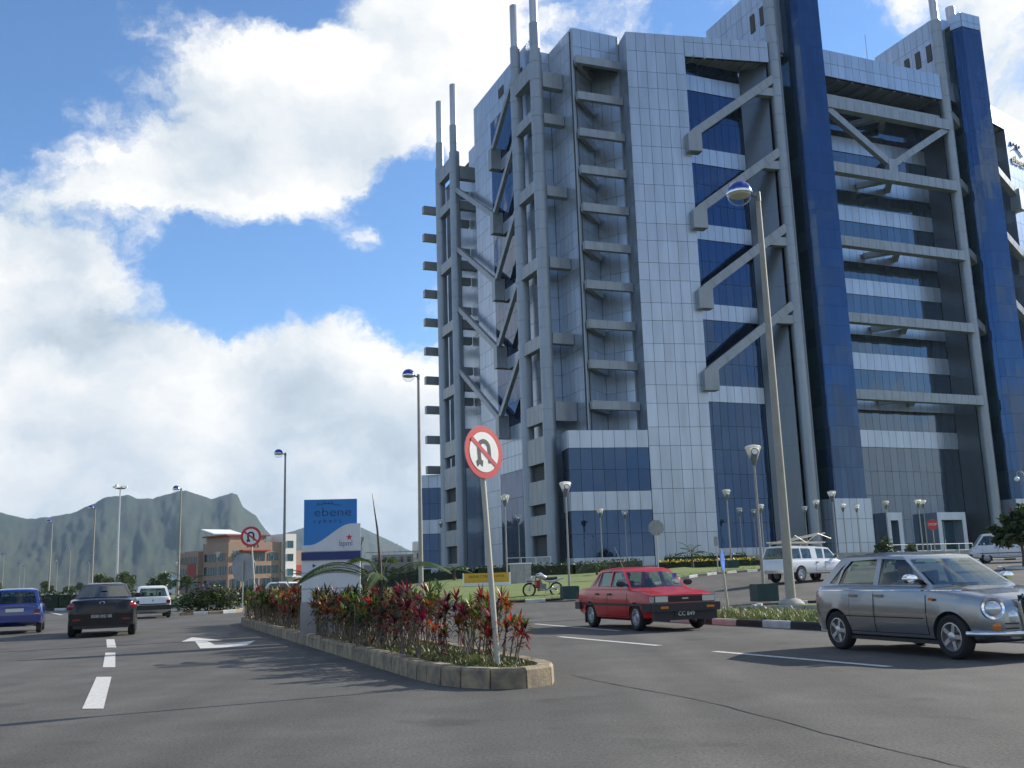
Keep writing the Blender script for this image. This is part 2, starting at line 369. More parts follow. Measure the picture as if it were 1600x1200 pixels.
# right-hand verge between the carriageway and the service road
def rv(s, n): p = Vector((4.6, 24.2)) + RD * s + RN * n; return (p.x, p.y)
MED = [rv(-26, 0), rv(-12, -.1), rv(-4, 0), rv(2, -.1), rv(5.2, .1), rv(6.2, .8), rv(6.6, 1.9), rv(6.4, 3.2), rv(5.6, 4.4), (8.2, 33.8), (12.5, 32.6), (22, 26), (30, 18)]
MEC = chaikin([Vector(p) for p in MED], 1)
med = tag(empty('roadside_verge'), kind='structure')
kerb_run(med, [tuple(p) for p in MEC], .16, .15, 1.0, [MT['kerb_black'], MT['kerb_white']], side=-1)
mb = MB(); c = Vector((12, 24)); mb.prism([tuple(p.lerp(c, .008)) for p in MEC], -.02, .115)
mb.build('turf', MT['grass'], med)
# low inner kerb on the verge behind the street lamp
kerb_run(med, [(6.3, 29.4), (8.0, 28.0), (10.5, 27.0), (16, 22.6)], .14, .24, 1.0, [MT['concrete']], side=1, name='inner_kerb')

# painted markings
def marking(name, pts, label, cat='road marking', group=None):
    mb = MB(); mb.poly([(x, y, GZ(x, y) + .005) for x, y in pts])
    return tag(mb.build(name, MT['paint_white'], fix=False), label, cat, group)
for q, lb in (([(-4.6, 10.87), (-4.36, 10.83), (-5.84, 14.74), (-6.08, 14.8)], 'long white lane dash furthest behind the black sedan'),
              ([(-6.73, 16.61), (-6.50, 16.54), (-8.03, 20.41), (-8.27, 20.51)], 'middle white lane dash between two others behind black sedan'),
              ([(-8.98, 22.34), (-8.74, 22.25), (-10.30, 26.07), (-10.55, 26.18)], 'short white lane dash right behind the black sedan')):
    marking('lane_dash', q, lb, 'lane marking')
marking('lane_arrow', [(-7.84, 23.77), (-8.23, 25.77), (-6.89, 23.9), (-7.22, 23.72), (-6.55, 22.1), (-6.0, 23.3), (-5.72, 21.5), (-6.1, 21.0), (-6.5, 20.9), (-7.5, 23.72)], 'white painted direction arrow on the asphalt beside the planted median', 'lane marking')
for (a, b), lb in ((((.41, 27.24), (2.19, 22.55)), 'white lane line running under the tail of the red sedan'),
              (((.81, 21.1), (2.37, 17.58)), 'white lane dash on the asphalt in front of the red sedan'),
              (((2.99, 15.94), (4.5, 12.66)), 'white lane dash beside the silver hatchback')):
    a, b = Vector(a), Vector(b); d = (b - a).normalized(); n = Vector((d.y, -d.x)) * .07
    marking('lane_dash', [tuple(a - n), tuple(a + n), tuple(b + n), tuple(b - n)], lb, 'lane marking')
for (a, b), lb in ((((-29.7, 64.7), (-25.1, 56.1)), 'pale give-way dash on the far road ahead of the blue hatchback'), (((14.5, 47.0), (20.5, 42.5)), 'faint white line on the service road behind the verge')):
    a, b = Vector(a), Vector(b); d = (b - a).normalized(); n = Vector((d.y, -d.x)) * .09
    marking('lane_dash', [tuple(a - n), tuple(a + n), tuple(b + n), tuple(b - n)], lb, 'lane marking')
mb = MB(); cp = chaikin([Vector(p) for p in [(.62, 12.9), (1.05, 11.6), (1.74, 9.94), (2.05, 8.7), (2.26, 7.67), (2.5, 6.9), (2.7, 6.2)]], 2)
for i, p in enumerate(cp):
    w = .006 + .007 * random.random(); j = random.uniform(-.012, .012)
    mb.v += [(p.x - w + j, p.y, .004), (p.x + w + j, p.y, .004)]
mb.f = [(2 * i, 2 * i + 1, 2 * i + 3, 2 * i + 2) for i in range(len(cp) - 1)]; mb.m = [0] * len(mb.f)
tag(mb.build('road_seam', MT['kerb_black'], fix=False), 'dark cracked seam running across the asphalt from the median nose', 'road seam')

# ================================================================ mountains
def ridge(name, prof, r0, r1, m, seed, amp, extra):
    rnd = random.Random(seed); mb = MB()
    from mathutils import noise as mn
    a0, a1 = prof[0][0], prof[-1][0]; na = int((a1 - a0) / .09); nr = 80
    for i in range(na + 1):
        az = a0 + (a1 - a0) * i / na; el = lerp_tab(prof, az)
        for j in range(nr + 1):
            t = j / nr; rr = r0 + (r1 * 1.25 - r0) * t; tr = (r1 - r0) / (r1 * 1.25 - r0)
            hgt = r1 * math.tan(R(el))
            if t <= tr: s = (t / tr) ** 1.75
            else: s = 1 - .8 * (t - tr) / (1 - tr)
            p = Vector((az * .35, rr * .0016, seed))
            gul = mn.fractal(Vector((az * .55, rr * .0007, seed)), 1.0, 2.1, 6)
            z = hgt * s + gul * amp * s * (1 - s) * 4 * .6 + mn.fractal(Vector((az * 2.6, rr * .004, seed)), .8, 2.1, 6) * amp * .06 * s ** .5
            x = rr * math.sin(R(az)); y = rr * math.cos(R(az))
            mb.v.append((x, y, z - 3))
    mb.f = [(i * (nr + 1) + j, (i + 1) * (nr + 1) + j, (i + 1) * (nr + 1) + j + 1, i * (nr + 1) + j + 1) for i in range(na) for j in range(nr)]
    mb.m = [0] * len(mb.f)
    return tag(mb.build(name, m, fix=True, smooth=180), kind='structure')
ridge('mountain', [(-48, 3.0), (-40, 3.6), (-33, 4.7), (-29, 4.5), (-27.26, 4.19), (-25.92, 3.86), (-25.17, 3.93), (-23.97, 4.12), (-22.91, 4.62), (-22.3, 4.99), (-21.2, 5.09), (-20.71, 4.89), (-19.9, 4.92), (-19.32, 5.13), (-18.27, 5.36), (-17.6, 5.12), (-16.92, 4.87), (-16.42, 5.01), (-15.85, 5.22), (-15.51, 5.04), (-15.22, 4.4), (-14.53, 3.94), (-14.0, 3.16), (-13.47, 2.63), (-12.43, 1.84), (-11.03, 1.0), (-9.5, .3), (-8.5, 0)], 1500, 3900, MT['mountain'], 3.0, 50, 0)
ridge('hill', [(-17, 0.4), (-15.16, 1.63), (-13.13, 2.87), (-11.92, 3.23), (-10.34, 3.37), (-8.75, 3.16), (-7.5, 2.56), (-6.07, 1.81), (-4.65, 0.99), (-2, .5), (3, .9), (10, .8), (20, 1.3), (35, 1.0), (48, 1.6)], 2300, 5000, MT['mountain'], 9.0, 55, 0)
hz = MB(); hz.box((0, 3000, 190), (9800, 7000, 400))
hzo = tag(hz.build('haze', []), kind='stuff')
hm = bpy.data.materials.new('haze_air'); hm.use_nodes = True; hn = hm.node_tree; hn.nodes.remove(hn.nodes['Principled BSDF'])
pv = hn.nodes.new('ShaderNodeVolumePrincipled'); pv.inputs['Color'].default_value = (.55, .76, 1, 1); pv.inputs['Density'].default_value = .00006; pv.inputs['Anisotropy'].default_value = 0.3
hn.links.new(pv.outputs[0], hn.nodes['Material Output'].inputs['Volume']); hzo.data.materials.append(hm)
# ================================================================ the tower
TW = empty('office_tower', (29.07, 98.43, 0), R(23), 'tall grey panelled office tower with blue glass shafts, round columns and diagonal braces', 'office tower')
PAN, GLA = [], []          # (A, dir, nrm, s0, s1, z0, z1, off, priority, material)
def tbuild(mb, name, m, smooth=None): return mb.build(name, m, TW, smooth)
def facade(A, B, rows, w=1.0, m='alu_panel', prio=1.0, thick=.3, back='joint', lst=None, off=0.0, wall='wall', gap=.035, ncol=None):
    A, B = Vector(A), Vector(B); d = B - A; l = d.length; d.normalize(); n = Vector((d.y, -d.x))
    nc = ncol or max(1, round(l / w))
    mb = MB(); ins = min(.09, l * .2); a = A + n * (off - .06) + d * ins; b = B + n * (off - .06) - d * ins; a2 = a - n * thick; b2 = b - n * thick
    mb.prism([tuple(a), tuple(b), tuple(b2), tuple(a2)], rows[0], rows[-1]); tbuild(mb, wall, MT[back])
    L = lst if lst is not None else (GLA if 'glass' in m else PAN)
    for i in range(nc):
        for z0, z1 in zip(rows, rows[1:]):
            L.append((A, d, n, l * i / nc + gap / 2, l * (i + 1) / nc - gap / 2, z0 + gap / 2, z1 - gap / 2, off, prio * (l / nc) * (z1 - z0), m))
def flush_panels(L, name, stuff_name, limit=300):
    unit = {}
    L.sort(key=lambda t: -t[8])
    def um(m):
        if m not in unit:
            b = MB(); b.box((0, -.03, 0), (1, .06, 1)); unit[m] = b.mesh(name, MT[m])
        return unit[m]
    rest = {}
    for k, (A, d, n, s0, s1, z0, z1, off, pr, m) in enumerate(L):
        c = A + d * ((s0 + s1) / 2) + n * off; ang = math.atan2(d.y, d.x)
        # unit box has its face at y=0 and its body behind it (local +y points inward)
        tilt = random.gauss(0, .0035) if 'glass' in m else random.gauss(0, .0008); tl2 = random.gauss(0, .0035) if 'glass' in m else 0
        Mx = Matrix.Translation((c.x, c.y, (z0 + z1) / 2)) @ Matrix.Rotation(ang + math.pi, 4, 'Z') @ Matrix.Rotation(tilt, 4, 'Z') @ Matrix.Rotation(tl2, 4, 'X') @ Matrix.Diagonal((s1 - s0, 1, z1 - z0, 1))
        if k < limit:
            o = mobj(name, um(m), TW); o.matrix_basis = Mx
        else:
            rest.setdefault(m, MB()).box((0, -.03, 0), (1, .06, 1), M=Mx)
    for m, b in rest.items():
        tag(tbuild(b, stuff_name, MT[m]), kind='stuff')
def rows_between(a, b, n): return [a + (b - a) * i / n for i in range(n + 1)]
ROWS = [15.1]
z = 15.1; k = 0
while z < 56.0: z += (2.32, 1.81)[k % 2]; k += 1; ROWS.append(z)
z = 15.1; k = 1
while z > 4.0: z -= (2.32, 1.81)[k % 2]; k += 1; ROWS.insert(0, z)
ROWS[0] = 1.0
def rows_to(top, bot=1.0): r = [bot] + [q for q in ROWS if bot + .6 < q < top - .6] + [top]; return r
# structural core that fills the plan behind the facades
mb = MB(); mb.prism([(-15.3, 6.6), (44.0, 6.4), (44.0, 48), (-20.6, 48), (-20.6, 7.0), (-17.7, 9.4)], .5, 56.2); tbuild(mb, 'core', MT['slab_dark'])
mb = MB(); mb.prism([(-22.6, 12), (-20.8, 12), (-20.8, 29.2), (-22.6, 29.2)], .5, 58.0); tbuild(mb, 'core', MT['slab_dark'])

# chamfered corner slab (left) and its mirror image at the far right corner
KE, ER = (-16.2, 3.15), (-9.99, 1.83); KEr, ERr = (44.0, 5.5), (37.8, 3.72)
mb = MB(); mb.prism([(-15.95, 3.4), (-10.1, 2.2), (-9.9, 6.3), (-15.4, 6.3)], 1.0, 56.4); tbuild(mb, 'corner_core', MT['slab_dark'])
facade(KE, ER, rows_to(56.7), prio=6)
facade((-15.62, 5.85), KE, rows_to(56.7), prio=1.5)
facade(ER, (-9.75, 3.0), rows_to(54.3), prio=.1)
mb = MB(); mb.prism([(38.0, 4.1), (43.6, 5.8), (43.6, 12), (38.0, 12)], 1.0, 56.4); tbuild(mb, 'corner_core', MT['slab_dark'])
facade(ERr, KEr, rows_to(56.7), prio=1.2)
facade(KEr, (45.8, 12.5), rows_to(56.7), prio=.8)
facade((37.6, 6.2), ERr, rows_to(54.3), prio=.4)
# top fascia of both side bays, with soffit ribs behind
facade((ER[0] + .02, ER[1]), (-.72, -.10), [54.35, 56.0, 56.72], prio=3)
facade((24.9, -.1), (ERr[0] - .02, ERr[1]), [54.35, 56.0, 56.72], prio=1.5)
mb = MB(); mb.prism([(-9.9, 2.1), (-.7, .2), (-.7, 3.2), (-9.9, 3.2)], 54.5, 54.9); tbuild(mb, 'soffit', MT['alu_trim'])
for i in range(7):
    x = -9.0 + i * 1.25
    mb = MB(); mb.box((x, 2.35 - (x + 9.9) * .09, 54.4), (.25, 1.5, .22)); tbuild(mb, 'soffit_rib', MT['alu_trim'])
mb = MB(); mb.prism([(24.9, .2), (37.6, 3.9), (37.6, 6.3), (24.9, 6.3)], 54.5, 54.9); tbuild(mb, 'soffit', MT['alu_trim'])
# recessed glass of the left side bay
SP = [(51.2, 53.0), (43.0, 44.8), (34.7, 36.4), (26.2, 27.9), (17.8, 19.5)]
def bay(A, B, spans, zb, zt, ncol, gm, prio, base=None):
    cur = zb
    if base: facade(A, B, [zb, base], ncol=ncol, prio=prio); cur = base
    for a, b in sorted(spans):
        facade(A, B, rows_between(cur, a, max(1, round((a - cur) / 2.6))), ncol=ncol, m=gm, prio=prio, back='slab_dark')
        facade(A, B, [a, b], ncol=ncol, prio=prio * 1.4, off=.1); cur = b
    facade(A, B, rows_between(cur, zt, max(1, round((zt - cur) / 2.6))), ncol=ncol, m=gm, prio=prio, back='slab_dark')
bay((-9.75, 3.0), (-2.5, 3.0), SP, 1.0, 54.5, 8, 'blue_glass', 3, base=3.5)
facade((-2.45, 2.95), (-.75, .45), rows_between(1, 54.4, 13), ncol=1, prio=.6, m='dark_panel', gap=.015)
bay((25.7, 5.9), (37.6, 5.9), SP, 1.0, 54.5, 12, 'blue_glass', .6, base=3.5)
# near-left corner: wall behind the stacked sunshades, flank walls
facade((-21.1, 5.87), (-17.5, 8.7), rows_to(57.3), prio=1.5); facade((-17.5, 8.68), (-15.62, 5.9), rows_to(57.3), prio=1.5)
facade((-21.1, 5.85), (-15.62, 5.85), [53.6, 55.6, 57.7], prio=2, thick=.4)
mb = MB(); mb.prism([(-21.0, 6.1), (-15.6, 6.1), (-17.5, 8.9)], 56.0, 56.3); tbuild(mb, 'soffit', MT['alu_trim'])
for cx, cy in ((-21.06, 5.92), (-15.68, 5.80)):
    mb = MB(); mb.box((cx, cy, 28.8), (.2, .2, 57.4), R(20)); tbuild(mb, 'corner_trim', MT['column_clad'])
mb = MB(); mb.prism([(-20.95, 6.2), (-17.75, 9.0), (-17.75, 9.4), (-20.95, 9.4)], 1, 57.2); tbuild(mb, 'wall', MT['joint'])
facade((-21.1, 11.5), (-21.1, 5.87), rows_to(57.7), prio=1.5)
facade((-23.1, 11.5), (-21.12, 11.5), rows_to(57.7), prio=1)
# left flank with its blue glass strip
def flank(y0, y1, top, prio, bot=1.0): facade((-23.1, y1), (-23.1, y0), rows_to(top, bot), prio=prio)
flank(24.1, 29.6, 59.3, 1.2); flank(11.5, 16.4, 59.3, .5)
facade((-23.1, 24.08), (-23.1, 16.42), rows_to(59.3, 54.8), prio=1)
facade((-23.1, 24.08), (-23.1, 16.42), rows_between(17.6, 54.8, 15), ncol=7, m='blue_glass', prio=1.5, back='slab_dark')
for zb in (47.7, 39.9, 32.0, 24.2): facade((-23.1, 20.9), (-23.1, 16.42), [zb - .2, zb + 1.2], ncol=4, prio=.8, off=.14)
facade((-23.1, 24.08), (-23.1, 16.42), rows_between(12.6, 17.6, 3), ncol=7, prio=1)
facade((-23.1, 24.08), (-23.1, 16.42), rows_between(1.0, 12.6, 4), ncol=5, m='blue_glass', prio=1.2, back='slab_dark')
facade((-23.1, 29.6), (-23.1, 29.58), [1, 59.3])
facade((-21.1, 37.0), (-21.1, 29.6), rows_to(57.0), prio=.8)
mb = MB(); mb.prism([(-20.9, 37.2), (-20.0, 37.2), (-20.0, 42), (-20.9, 42)], 1, 54.5); tbuild(mb, 'wall', MT['alu_panel'])
for y, z in ((15.0, 56.6), (20.5, 57.2)):
    mb = MB(); mb.box((-23.12, y, z), (.1, 1.5, 1.1)); tbuild(mb, 'vent_window', MT['slab_dark'])

# round columns with joint grooves and steel poles on top
def column(x, y, r, ztop, step=2.06, zb=.8, name='column'):
    prof = [(r, zb)]; z = 3.0
    while z < ztop - .6:
        prof += [(r, z - .03), (r - .035, z - .025), (r - .035, z + .025), (r, z + .03)]; z += step
    prof += [(r, ztop)]
    mb = MB(); mb.lathe(prof, 20, Matrix.Translation((x, y, 0))); return tbuild(mb, name, MT['column_clad'], 40)
def pole(x, y, r, z0, z1):
    mb = MB(); mb.lathe([(r, z0), (r, z1 - .1), (r * .86, z1 - .02), (r * .8, z1 - .5)], 18, Matrix.Translation((x, y, 0))); tbuild(mb, 'roof_pole', MT['steel_pole'], 40)
PC = [(-24.05, 8.7), (-24.05, 13.97), (-24.05, 34.46), (-24.05, 40.1)]
for i, (x, y) in enumerate(PC):
    column(x, y, .66, 55.4); column(x, y, .54, 59.1, zb=55.3); pole(x, y, .44, 59.0, (66.5, 64.3, 64.9, 65.2)[i])
for x in (0, 24.13):
    column(x, 0, .62, 64.2); pole(x, 0, .46, 64.1, 71)
    mb = MB(); mb.box((x + .86, .35, 29), (.22, .5, 58)); tbuild(mb, 'pilaster', MT['column_clad'])
    mb = MB(); mb.box((x + 1.16, .62, 29), (.18, .5, 58)); tbuild(mb, 'pilaster', MT['alu_trim'])
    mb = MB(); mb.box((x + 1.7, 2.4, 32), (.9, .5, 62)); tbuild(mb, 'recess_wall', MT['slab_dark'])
def cbeam(p, q, w, h, name='beam', m='alu_trim'):
    """box beam clad in short panels"""
    p, q = Vector(p), Vector(q); l = (q - p).length; n = max(1, round(l / 1.05)); mb = MB()
    mb.beam(p, q, w - .05, h - .05)
    for i in range(n):
        a = p.lerp(q, (i + .02) / n); b = p.lerp(q, (i + .98) / n); mb.beam(a, b, w, h)
    return tbuild(mb, name, MT[m])
for (ya, yb) in ((8.7, 13.97), (34.46, 40.1)):
    for zt, h in ((54.9, 1.9), (49.4, 1.2), (41.6, 1.3), (33.3, 1.3), (25.1, 1.3), (18.2, 1.9), (14.9, 2.6), (10.6, 2.3), (7.2, 1.9), (3.2, 2.2)):
        cbeam((-24.05, ya + .5, zt - h / 2), (-24.05, yb - .5, zt - h / 2), .8, h, 'link_beam')
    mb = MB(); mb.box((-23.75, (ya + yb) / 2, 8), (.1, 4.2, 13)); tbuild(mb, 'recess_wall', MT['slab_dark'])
for y in (8.7, 34.46):
    for zt, h in ((53.5, 1.7), (48.8, 1.1), (40.8, 1.1), (33.1, 1.1), (25.2, 1.1), (18.2, 1.9)):
        cbeam((-23.5, y, zt - h / 2), (-21.15, y, zt - h / 2), .9, h, 'link_beam')
# V braces and their nodes on the left flank
for i, zb in enumerate((47.7, 39.9, 32.0, 24.2, 16.3)):
    mb = MB(); mb.prism([(-24.4, 20.95), (-23.15, 20.95), (-23.15, 21.9), (-24.4, 21.9)], zb, zb + 2.5); tbuild(mb, 'brace_node', MT['alu_trim'])
    cbeam((-24.05, 21.3, zb + 2.3), (-24.05, 14.5, zb + 8.7 if i else zb + 8.2), .42, .6, 'brace')
    if i: cbeam((-24.05, 21.5, zb + 2.3), (-24.05, 34.0, zb + 10.3), .42, .6, 'brace')
# projecting sunshade frames stacked in the notch
for k in range(10):
    zb = 53.25 - 4.03 * k; h = .85
    a = (-21.15, 5.2, zb + h / 2); b = (-16.0, 5.0, zb + h / 2)
    cbeam(a, b, .5, h, 'sunshade_frame')
    cbeam((-20.75, 5.55, zb + h / 2), (-17.75, 8.3, zb + h / 2), .5, h - .1, 'sunshade_frame')

for k in range(10):                                            # ends of the frames on the far corner
    zb = 50.4 - 3.95 * k
    mb = MB(); mb.box((-24.0, 44.0, zb + .5), (2.6, .8, 1.0)); tbuild(mb, 'sunshade_end', MT['alu_trim'])
    mb = MB(); mb.box((-21.9, 37.6, zb + .6), (1.6, .7, .95)); tbuild(mb, 'sunshade_end', MT['alu_trim'])
mb = MB(); mb.prism([(-22.0, 43.6), (-20.5, 43.6), (-20.5, 47.9), (-22.0, 47.9)], 1, 54.2); tbuild(mb, 'wall', MT['alu_panel'])
# braces of the side bays
for zb in (43.45, 35.2, 26.85, 18.6):
    mb = MB(); mb.add([(-10.7, 1.15, zb), (-9.25, .85, zb), (-9.25, .85, zb + 2.9), (-10.7, 1.15, zb + 1.9), (-10.55, 2.2, zb), (-9.1, 1.95, zb), (-9.1, 1.95, zb + 2.9), (-10.55, 2.2, zb + 1.9)],
                      [(0, 1, 2, 3), (5, 4, 7, 6), (4, 0, 3, 7), (1, 5, 6, 2), (3, 2, 6, 7), (4, 5, 1, 0)]); tbuild(mb, 'brace_node', MT['alu_trim'])
    cbeam((-9.9, 1.45, zb + 2.0), (-.4, .05, zb + 9.0), .8, .85, 'brace')
    mb = MB(); mb.prism([(-2.4, .05), (-.4, -.25), (-.35, .45), (-2.35, .7)], zb + 7.0, zb + 7.9); tbuild(mb, 'brace_gusset', MT['alu_trim'])
    cbeam((37.6, 3.2, zb + 2.0), (24.6, .1, zb + 9.0), .8, .85, 'brace')
    mb = MB(); mb.box((37.9, 3.3, zb + 1.3), (1.4, 1.2, 2.6), R(20)); tbuild(mb, 'brace_node', MT['alu_trim'])
# blue glass shafts
def shaft(x0):
    S = [(x0 + 1.98, -.28), (x0 + 2.48, -1.5), (x0 + 5.46, -1.5), (x0 + 5.46, 3.6)]
    mb = MB(); mb.prism([(x0 + 2.1, .1), (x0 + 2.6, -1.3), (x0 + 5.3, -1.3), (x0 + 5.3, 4.4), (x0 + 2.1, 4.4)], 1, 64.0); tbuild(mb, 'shaft_core', MT['slab_dark'])
    rw = [7.9] + [8.9 + 4.13 * i / 2 for i in range(1, 27)] + [63.2]
    rw = [r for r in rw if r <= 63.3]
    pr = 4 if x0 < 5 else 1.5
    facade(S[0], S[1], rw, ncol=2, m='blue_glass', prio=pr, back='slab_dark', gap=.02)
    facade(S[1], S[2], rw, ncol=4, m='blue_glass', prio=pr, back='slab_dark', gap=.02)
    facade(S[2], S[3], rw, ncol=4, m='blue_glass', prio=pr * .3, back='slab_dark', gap=.02)
    facade((x0 + 1.98, 2.2), S[0], rw, ncol=2, m='grey_glass', prio=pr * .3, back='slab_dark', gap=.02)
    for a, b in zip(S, S[1:]): facade(a, b, [63.25, 64.0, 65.1], prio=.7, off=.05)
    mb = MB(); mb.cyl((x0 + 3.6, .8, 64), (x0 + 3.6, .8, 67.2), .55, n=20); tbuild(mb, 'roof_vent', MT['steel_pole'], 40)
    facade((x0 + 1.2, -1.75), (x0 + 5.75, -1.75), [1.0, 3.6, 5.9, 7.9], ncol=5, prio=4, thick=.5)
    facade((x0 + 5.75, -1.75), (x0 + 5.75, 2.9), [1.0, 3.6, 5.9, 7.9], prio=.8); facade((x0 + 1.2, .3), (x0 + 1.2, -1.75), [1.0, 3.6, 5.9, 7.9], prio=.8)
    mb = MB(); mb.prism([(x0 + 1.4, -1.5), (x0 + 5.5, -1.5), (x0 + 5.5, 2.8), (x0 + 1.4, 2.8)], .9, 7.85); tbuild(mb, 'plinth', MT['slab_dark'])
shaft(0); shaft(24.13)
# central bay
SPH = [(13.7, 15.55), (17.7, 19.5), (22.1, 23.95), (25.95, 27.75), (30.5, 32.25), (34.2, 36.0), (38.9, 40.7), (42.5, 44.3), (47.1, 48.9)]
bay((5.5, 3.0), (23.1, 3.0), SPH, 1.0, 54.0, 18, 'bay_glass', 2.5)
facade((23.1, 2.95), (23.55, .4), rows_between(1, 54.0, 13), ncol=1, prio=.6, m='dark_panel', gap=.015)
facade((5.5, -.25), (23.55, -.25), [54.05, 55.6, 57.2], prio=2.5)
mb = MB(); mb.prism([(5.5, -.1), (23.5, -.1), (23.5, 6.5), (5.5, 6.5)], 54.2, 56.0); tbuild(mb, 'roof_slab', MT['alu_trim'])
for i in range(9):
    mb = MB(); mb.box((6.6 + i * 2, 1.4, 54.1), (.3, 2.8, .3)); tbuild(mb, 'soffit_rib', MT['alu_trim'])
for zb, h in ((50.1, 1.2), (42.7, 1.15), (34.5, 1.05), (26.2, 1.0), (18.1, 1.0)):
    cbeam((5.5, -.3, zb + h / 2), (23.6, -.3, zb + h / 2), .9, h, 'cross_beam')
    for s in (-1, 1): cbeam((14.5, .1, zb + .45), (14.5 + s * 2.2, 2.8, zb + .45), .6, .6, 'beam_strut')
cbeam((6.0, -.3, 50.2), (14.2, -.3, 44.9), .6, .75, 'brace'); cbeam((23.2, -.3, 50.2), (14.9, -.3, 44.9), .6, .75, 'brace')
mb = MB(); mb.prism([(13.95, -.65), (15.15, -.65), (15.15, .05), (13.95, .05)], 43.7, 45.3); tbuild(mb, 'brace_node', MT['alu_trim'])
mb = MB(); mb.prism([(5.5, .2), (23.3, .2), (23.3, 2.8), (5.5, 2.8)], 51.9, 52.2); tbuild(mb, 'terrace_slab', MT['alu_trim'])
# entrance portals
for x0, x1 in ((10.3, 12.4), (17.2, 21.2)):
    mb = MB()
    for a, b, z0, z1 in ((x0, x0 + .55, 1.5, 6.7), (x1 - .55, x1, 1.5, 6.7), (x0 + .55, x1 - .55, 5.9, 6.7)):
        mb.box(((a + b) / 2, 2.2, (z0 + z1) / 2), (b - a, 1.8, z1 - z0))
    tbuild(mb, 'entrance_portal', MT['alu_panel'])
    mb = MB(); mb.box(((x0 + x1) / 2, 2.6, 3.6), (x1 - x0 - 1.1, .1, 4.4)); d_ = tbuild(mb, 'door', MT['grey_glass'])
    mb = MB(); mb.box(((x0 + x1) / 2, 2.52, 3.3), (.08, .08, 1.2)); mb.build('handle', MT['steel_pole'], d_)
# podium box beside the corner slab, blue bands and white bands, with its twin at the far corner
def podium(A, B, dep, prio, ncol):
    A, B = Vector(A), Vector(B); d = (B - A).normalized(); n = Vector((-d.y, d.x))
    mb = MB(); mb.prism([tuple(A + n * .2 + d * .1), tuple(B + n * .2 - d * .1), tuple(B + n * dep - d * .1), tuple(A + n * dep + d * .1)], 1, 14.6); tbuild(mb, 'podium_core', MT['slab_dark'])
    for P, Q, nc, pr in ((A, B, ncol, prio), (A + n * dep, A, max(2, round(dep)), prio * .5)):
        facade(P, Q, [13.1, 14.8], ncol=nc, prio=pr, off=.06); facade(P, Q, [9.0, 11.05, 13.1], ncol=nc, m='blue_glass', prio=pr, back='slab_dark')
        facade(P, Q, [7.2, 9.0], ncol=nc, prio=pr, off=.06); facade(P, Q, [2.9, 5.05, 7.2], ncol=nc, m='blue_glass', prio=pr, back='slab_dark')
        facade(P, Q, [1.75, 2.9], ncol=nc, prio=pr, off=.06)
podium((-24.0, 4.75), (-16.3, 3.1), 2.6, 5, 7)
podium((-25.8, 45.4), (-21.6, 43.2), 4.0, 1, 4)
# rooftop plant rooms
for x0, yl, nw in ((.55, 12.5, 2), (24.7, 10.5, 3)):
    facade((x0, yl), (x0, .6), rows_between(56.3, 65.2, 4), prio=.8); facade((x0, .6), (x0 + 5.0, .6), rows_between(56.3, 65.2, 4), prio=.3)
    mb = MB(); mb.prism([(x0 + .2, .8), (x0 + 5, .8), (x0 + 5, yl), (x0 + .2, yl)], 56, 65.0); tbuild(mb, 'plant_room', MT['alu_trim'])
    for i in range(nw):
        mb = MB(); mb.box((x0 - .02, 1.9 + 1.75 * i, 61.2), (.14, .75, 2.1)); tbuild(mb, 'plant_room_window', MT['slab_dark'])
# rooftop antenna, name mark on the sunlit corner
mb = MB(); mb.cyl((22, 9, 56), (22, 9, 67), .05, n=6); tbuild(mb, 'antenna', MT['steel_pole'])
mat('logo_ink', (.03, .04, .05), .6)
fd = (Vector(KEr) - Vector(ERr)).normalized(); fa = math.atan2(fd.y, fd.x)
def on_corner(me, s, z, name):
    p = Vector(ERr) + fd * s + Vector((fd.y, -fd.x)) * .07
    o = mobj(name, me, TW); o.matrix_basis = Matrix.Translation((p.x, p.y, z)) @ Matrix.Rotation(fa, 4, 'Z') @ Matrix.Rotation(R(90), 4, 'X'); return o
on_corner(text_mesh('ebene', 1.9, MT['logo_ink'], extrude=.03, sx=1.15), 3.4, 50.6, 'lettering')
mb = MB(); mb.tube([(-1.6 + .4 * i, .9 + .55 * math.sin(i * .5), 0) for i in range(8)], .06, 5)
for i in range(4): mb.cyl((-1.6 + i * .75, 1.6 + .2 * (i % 2), 0), (-1.5 + i * .75, 2.2, 0), .12, .05, 6)
on_corner(mb.mesh('emblem', MT['logo_ink']), 2.8, 50.9, 'emblem')
flush_panels(PAN, 'cladding_panel', 'cladding'); flush_panels(GLA, 'glass_pane', 'glazing')
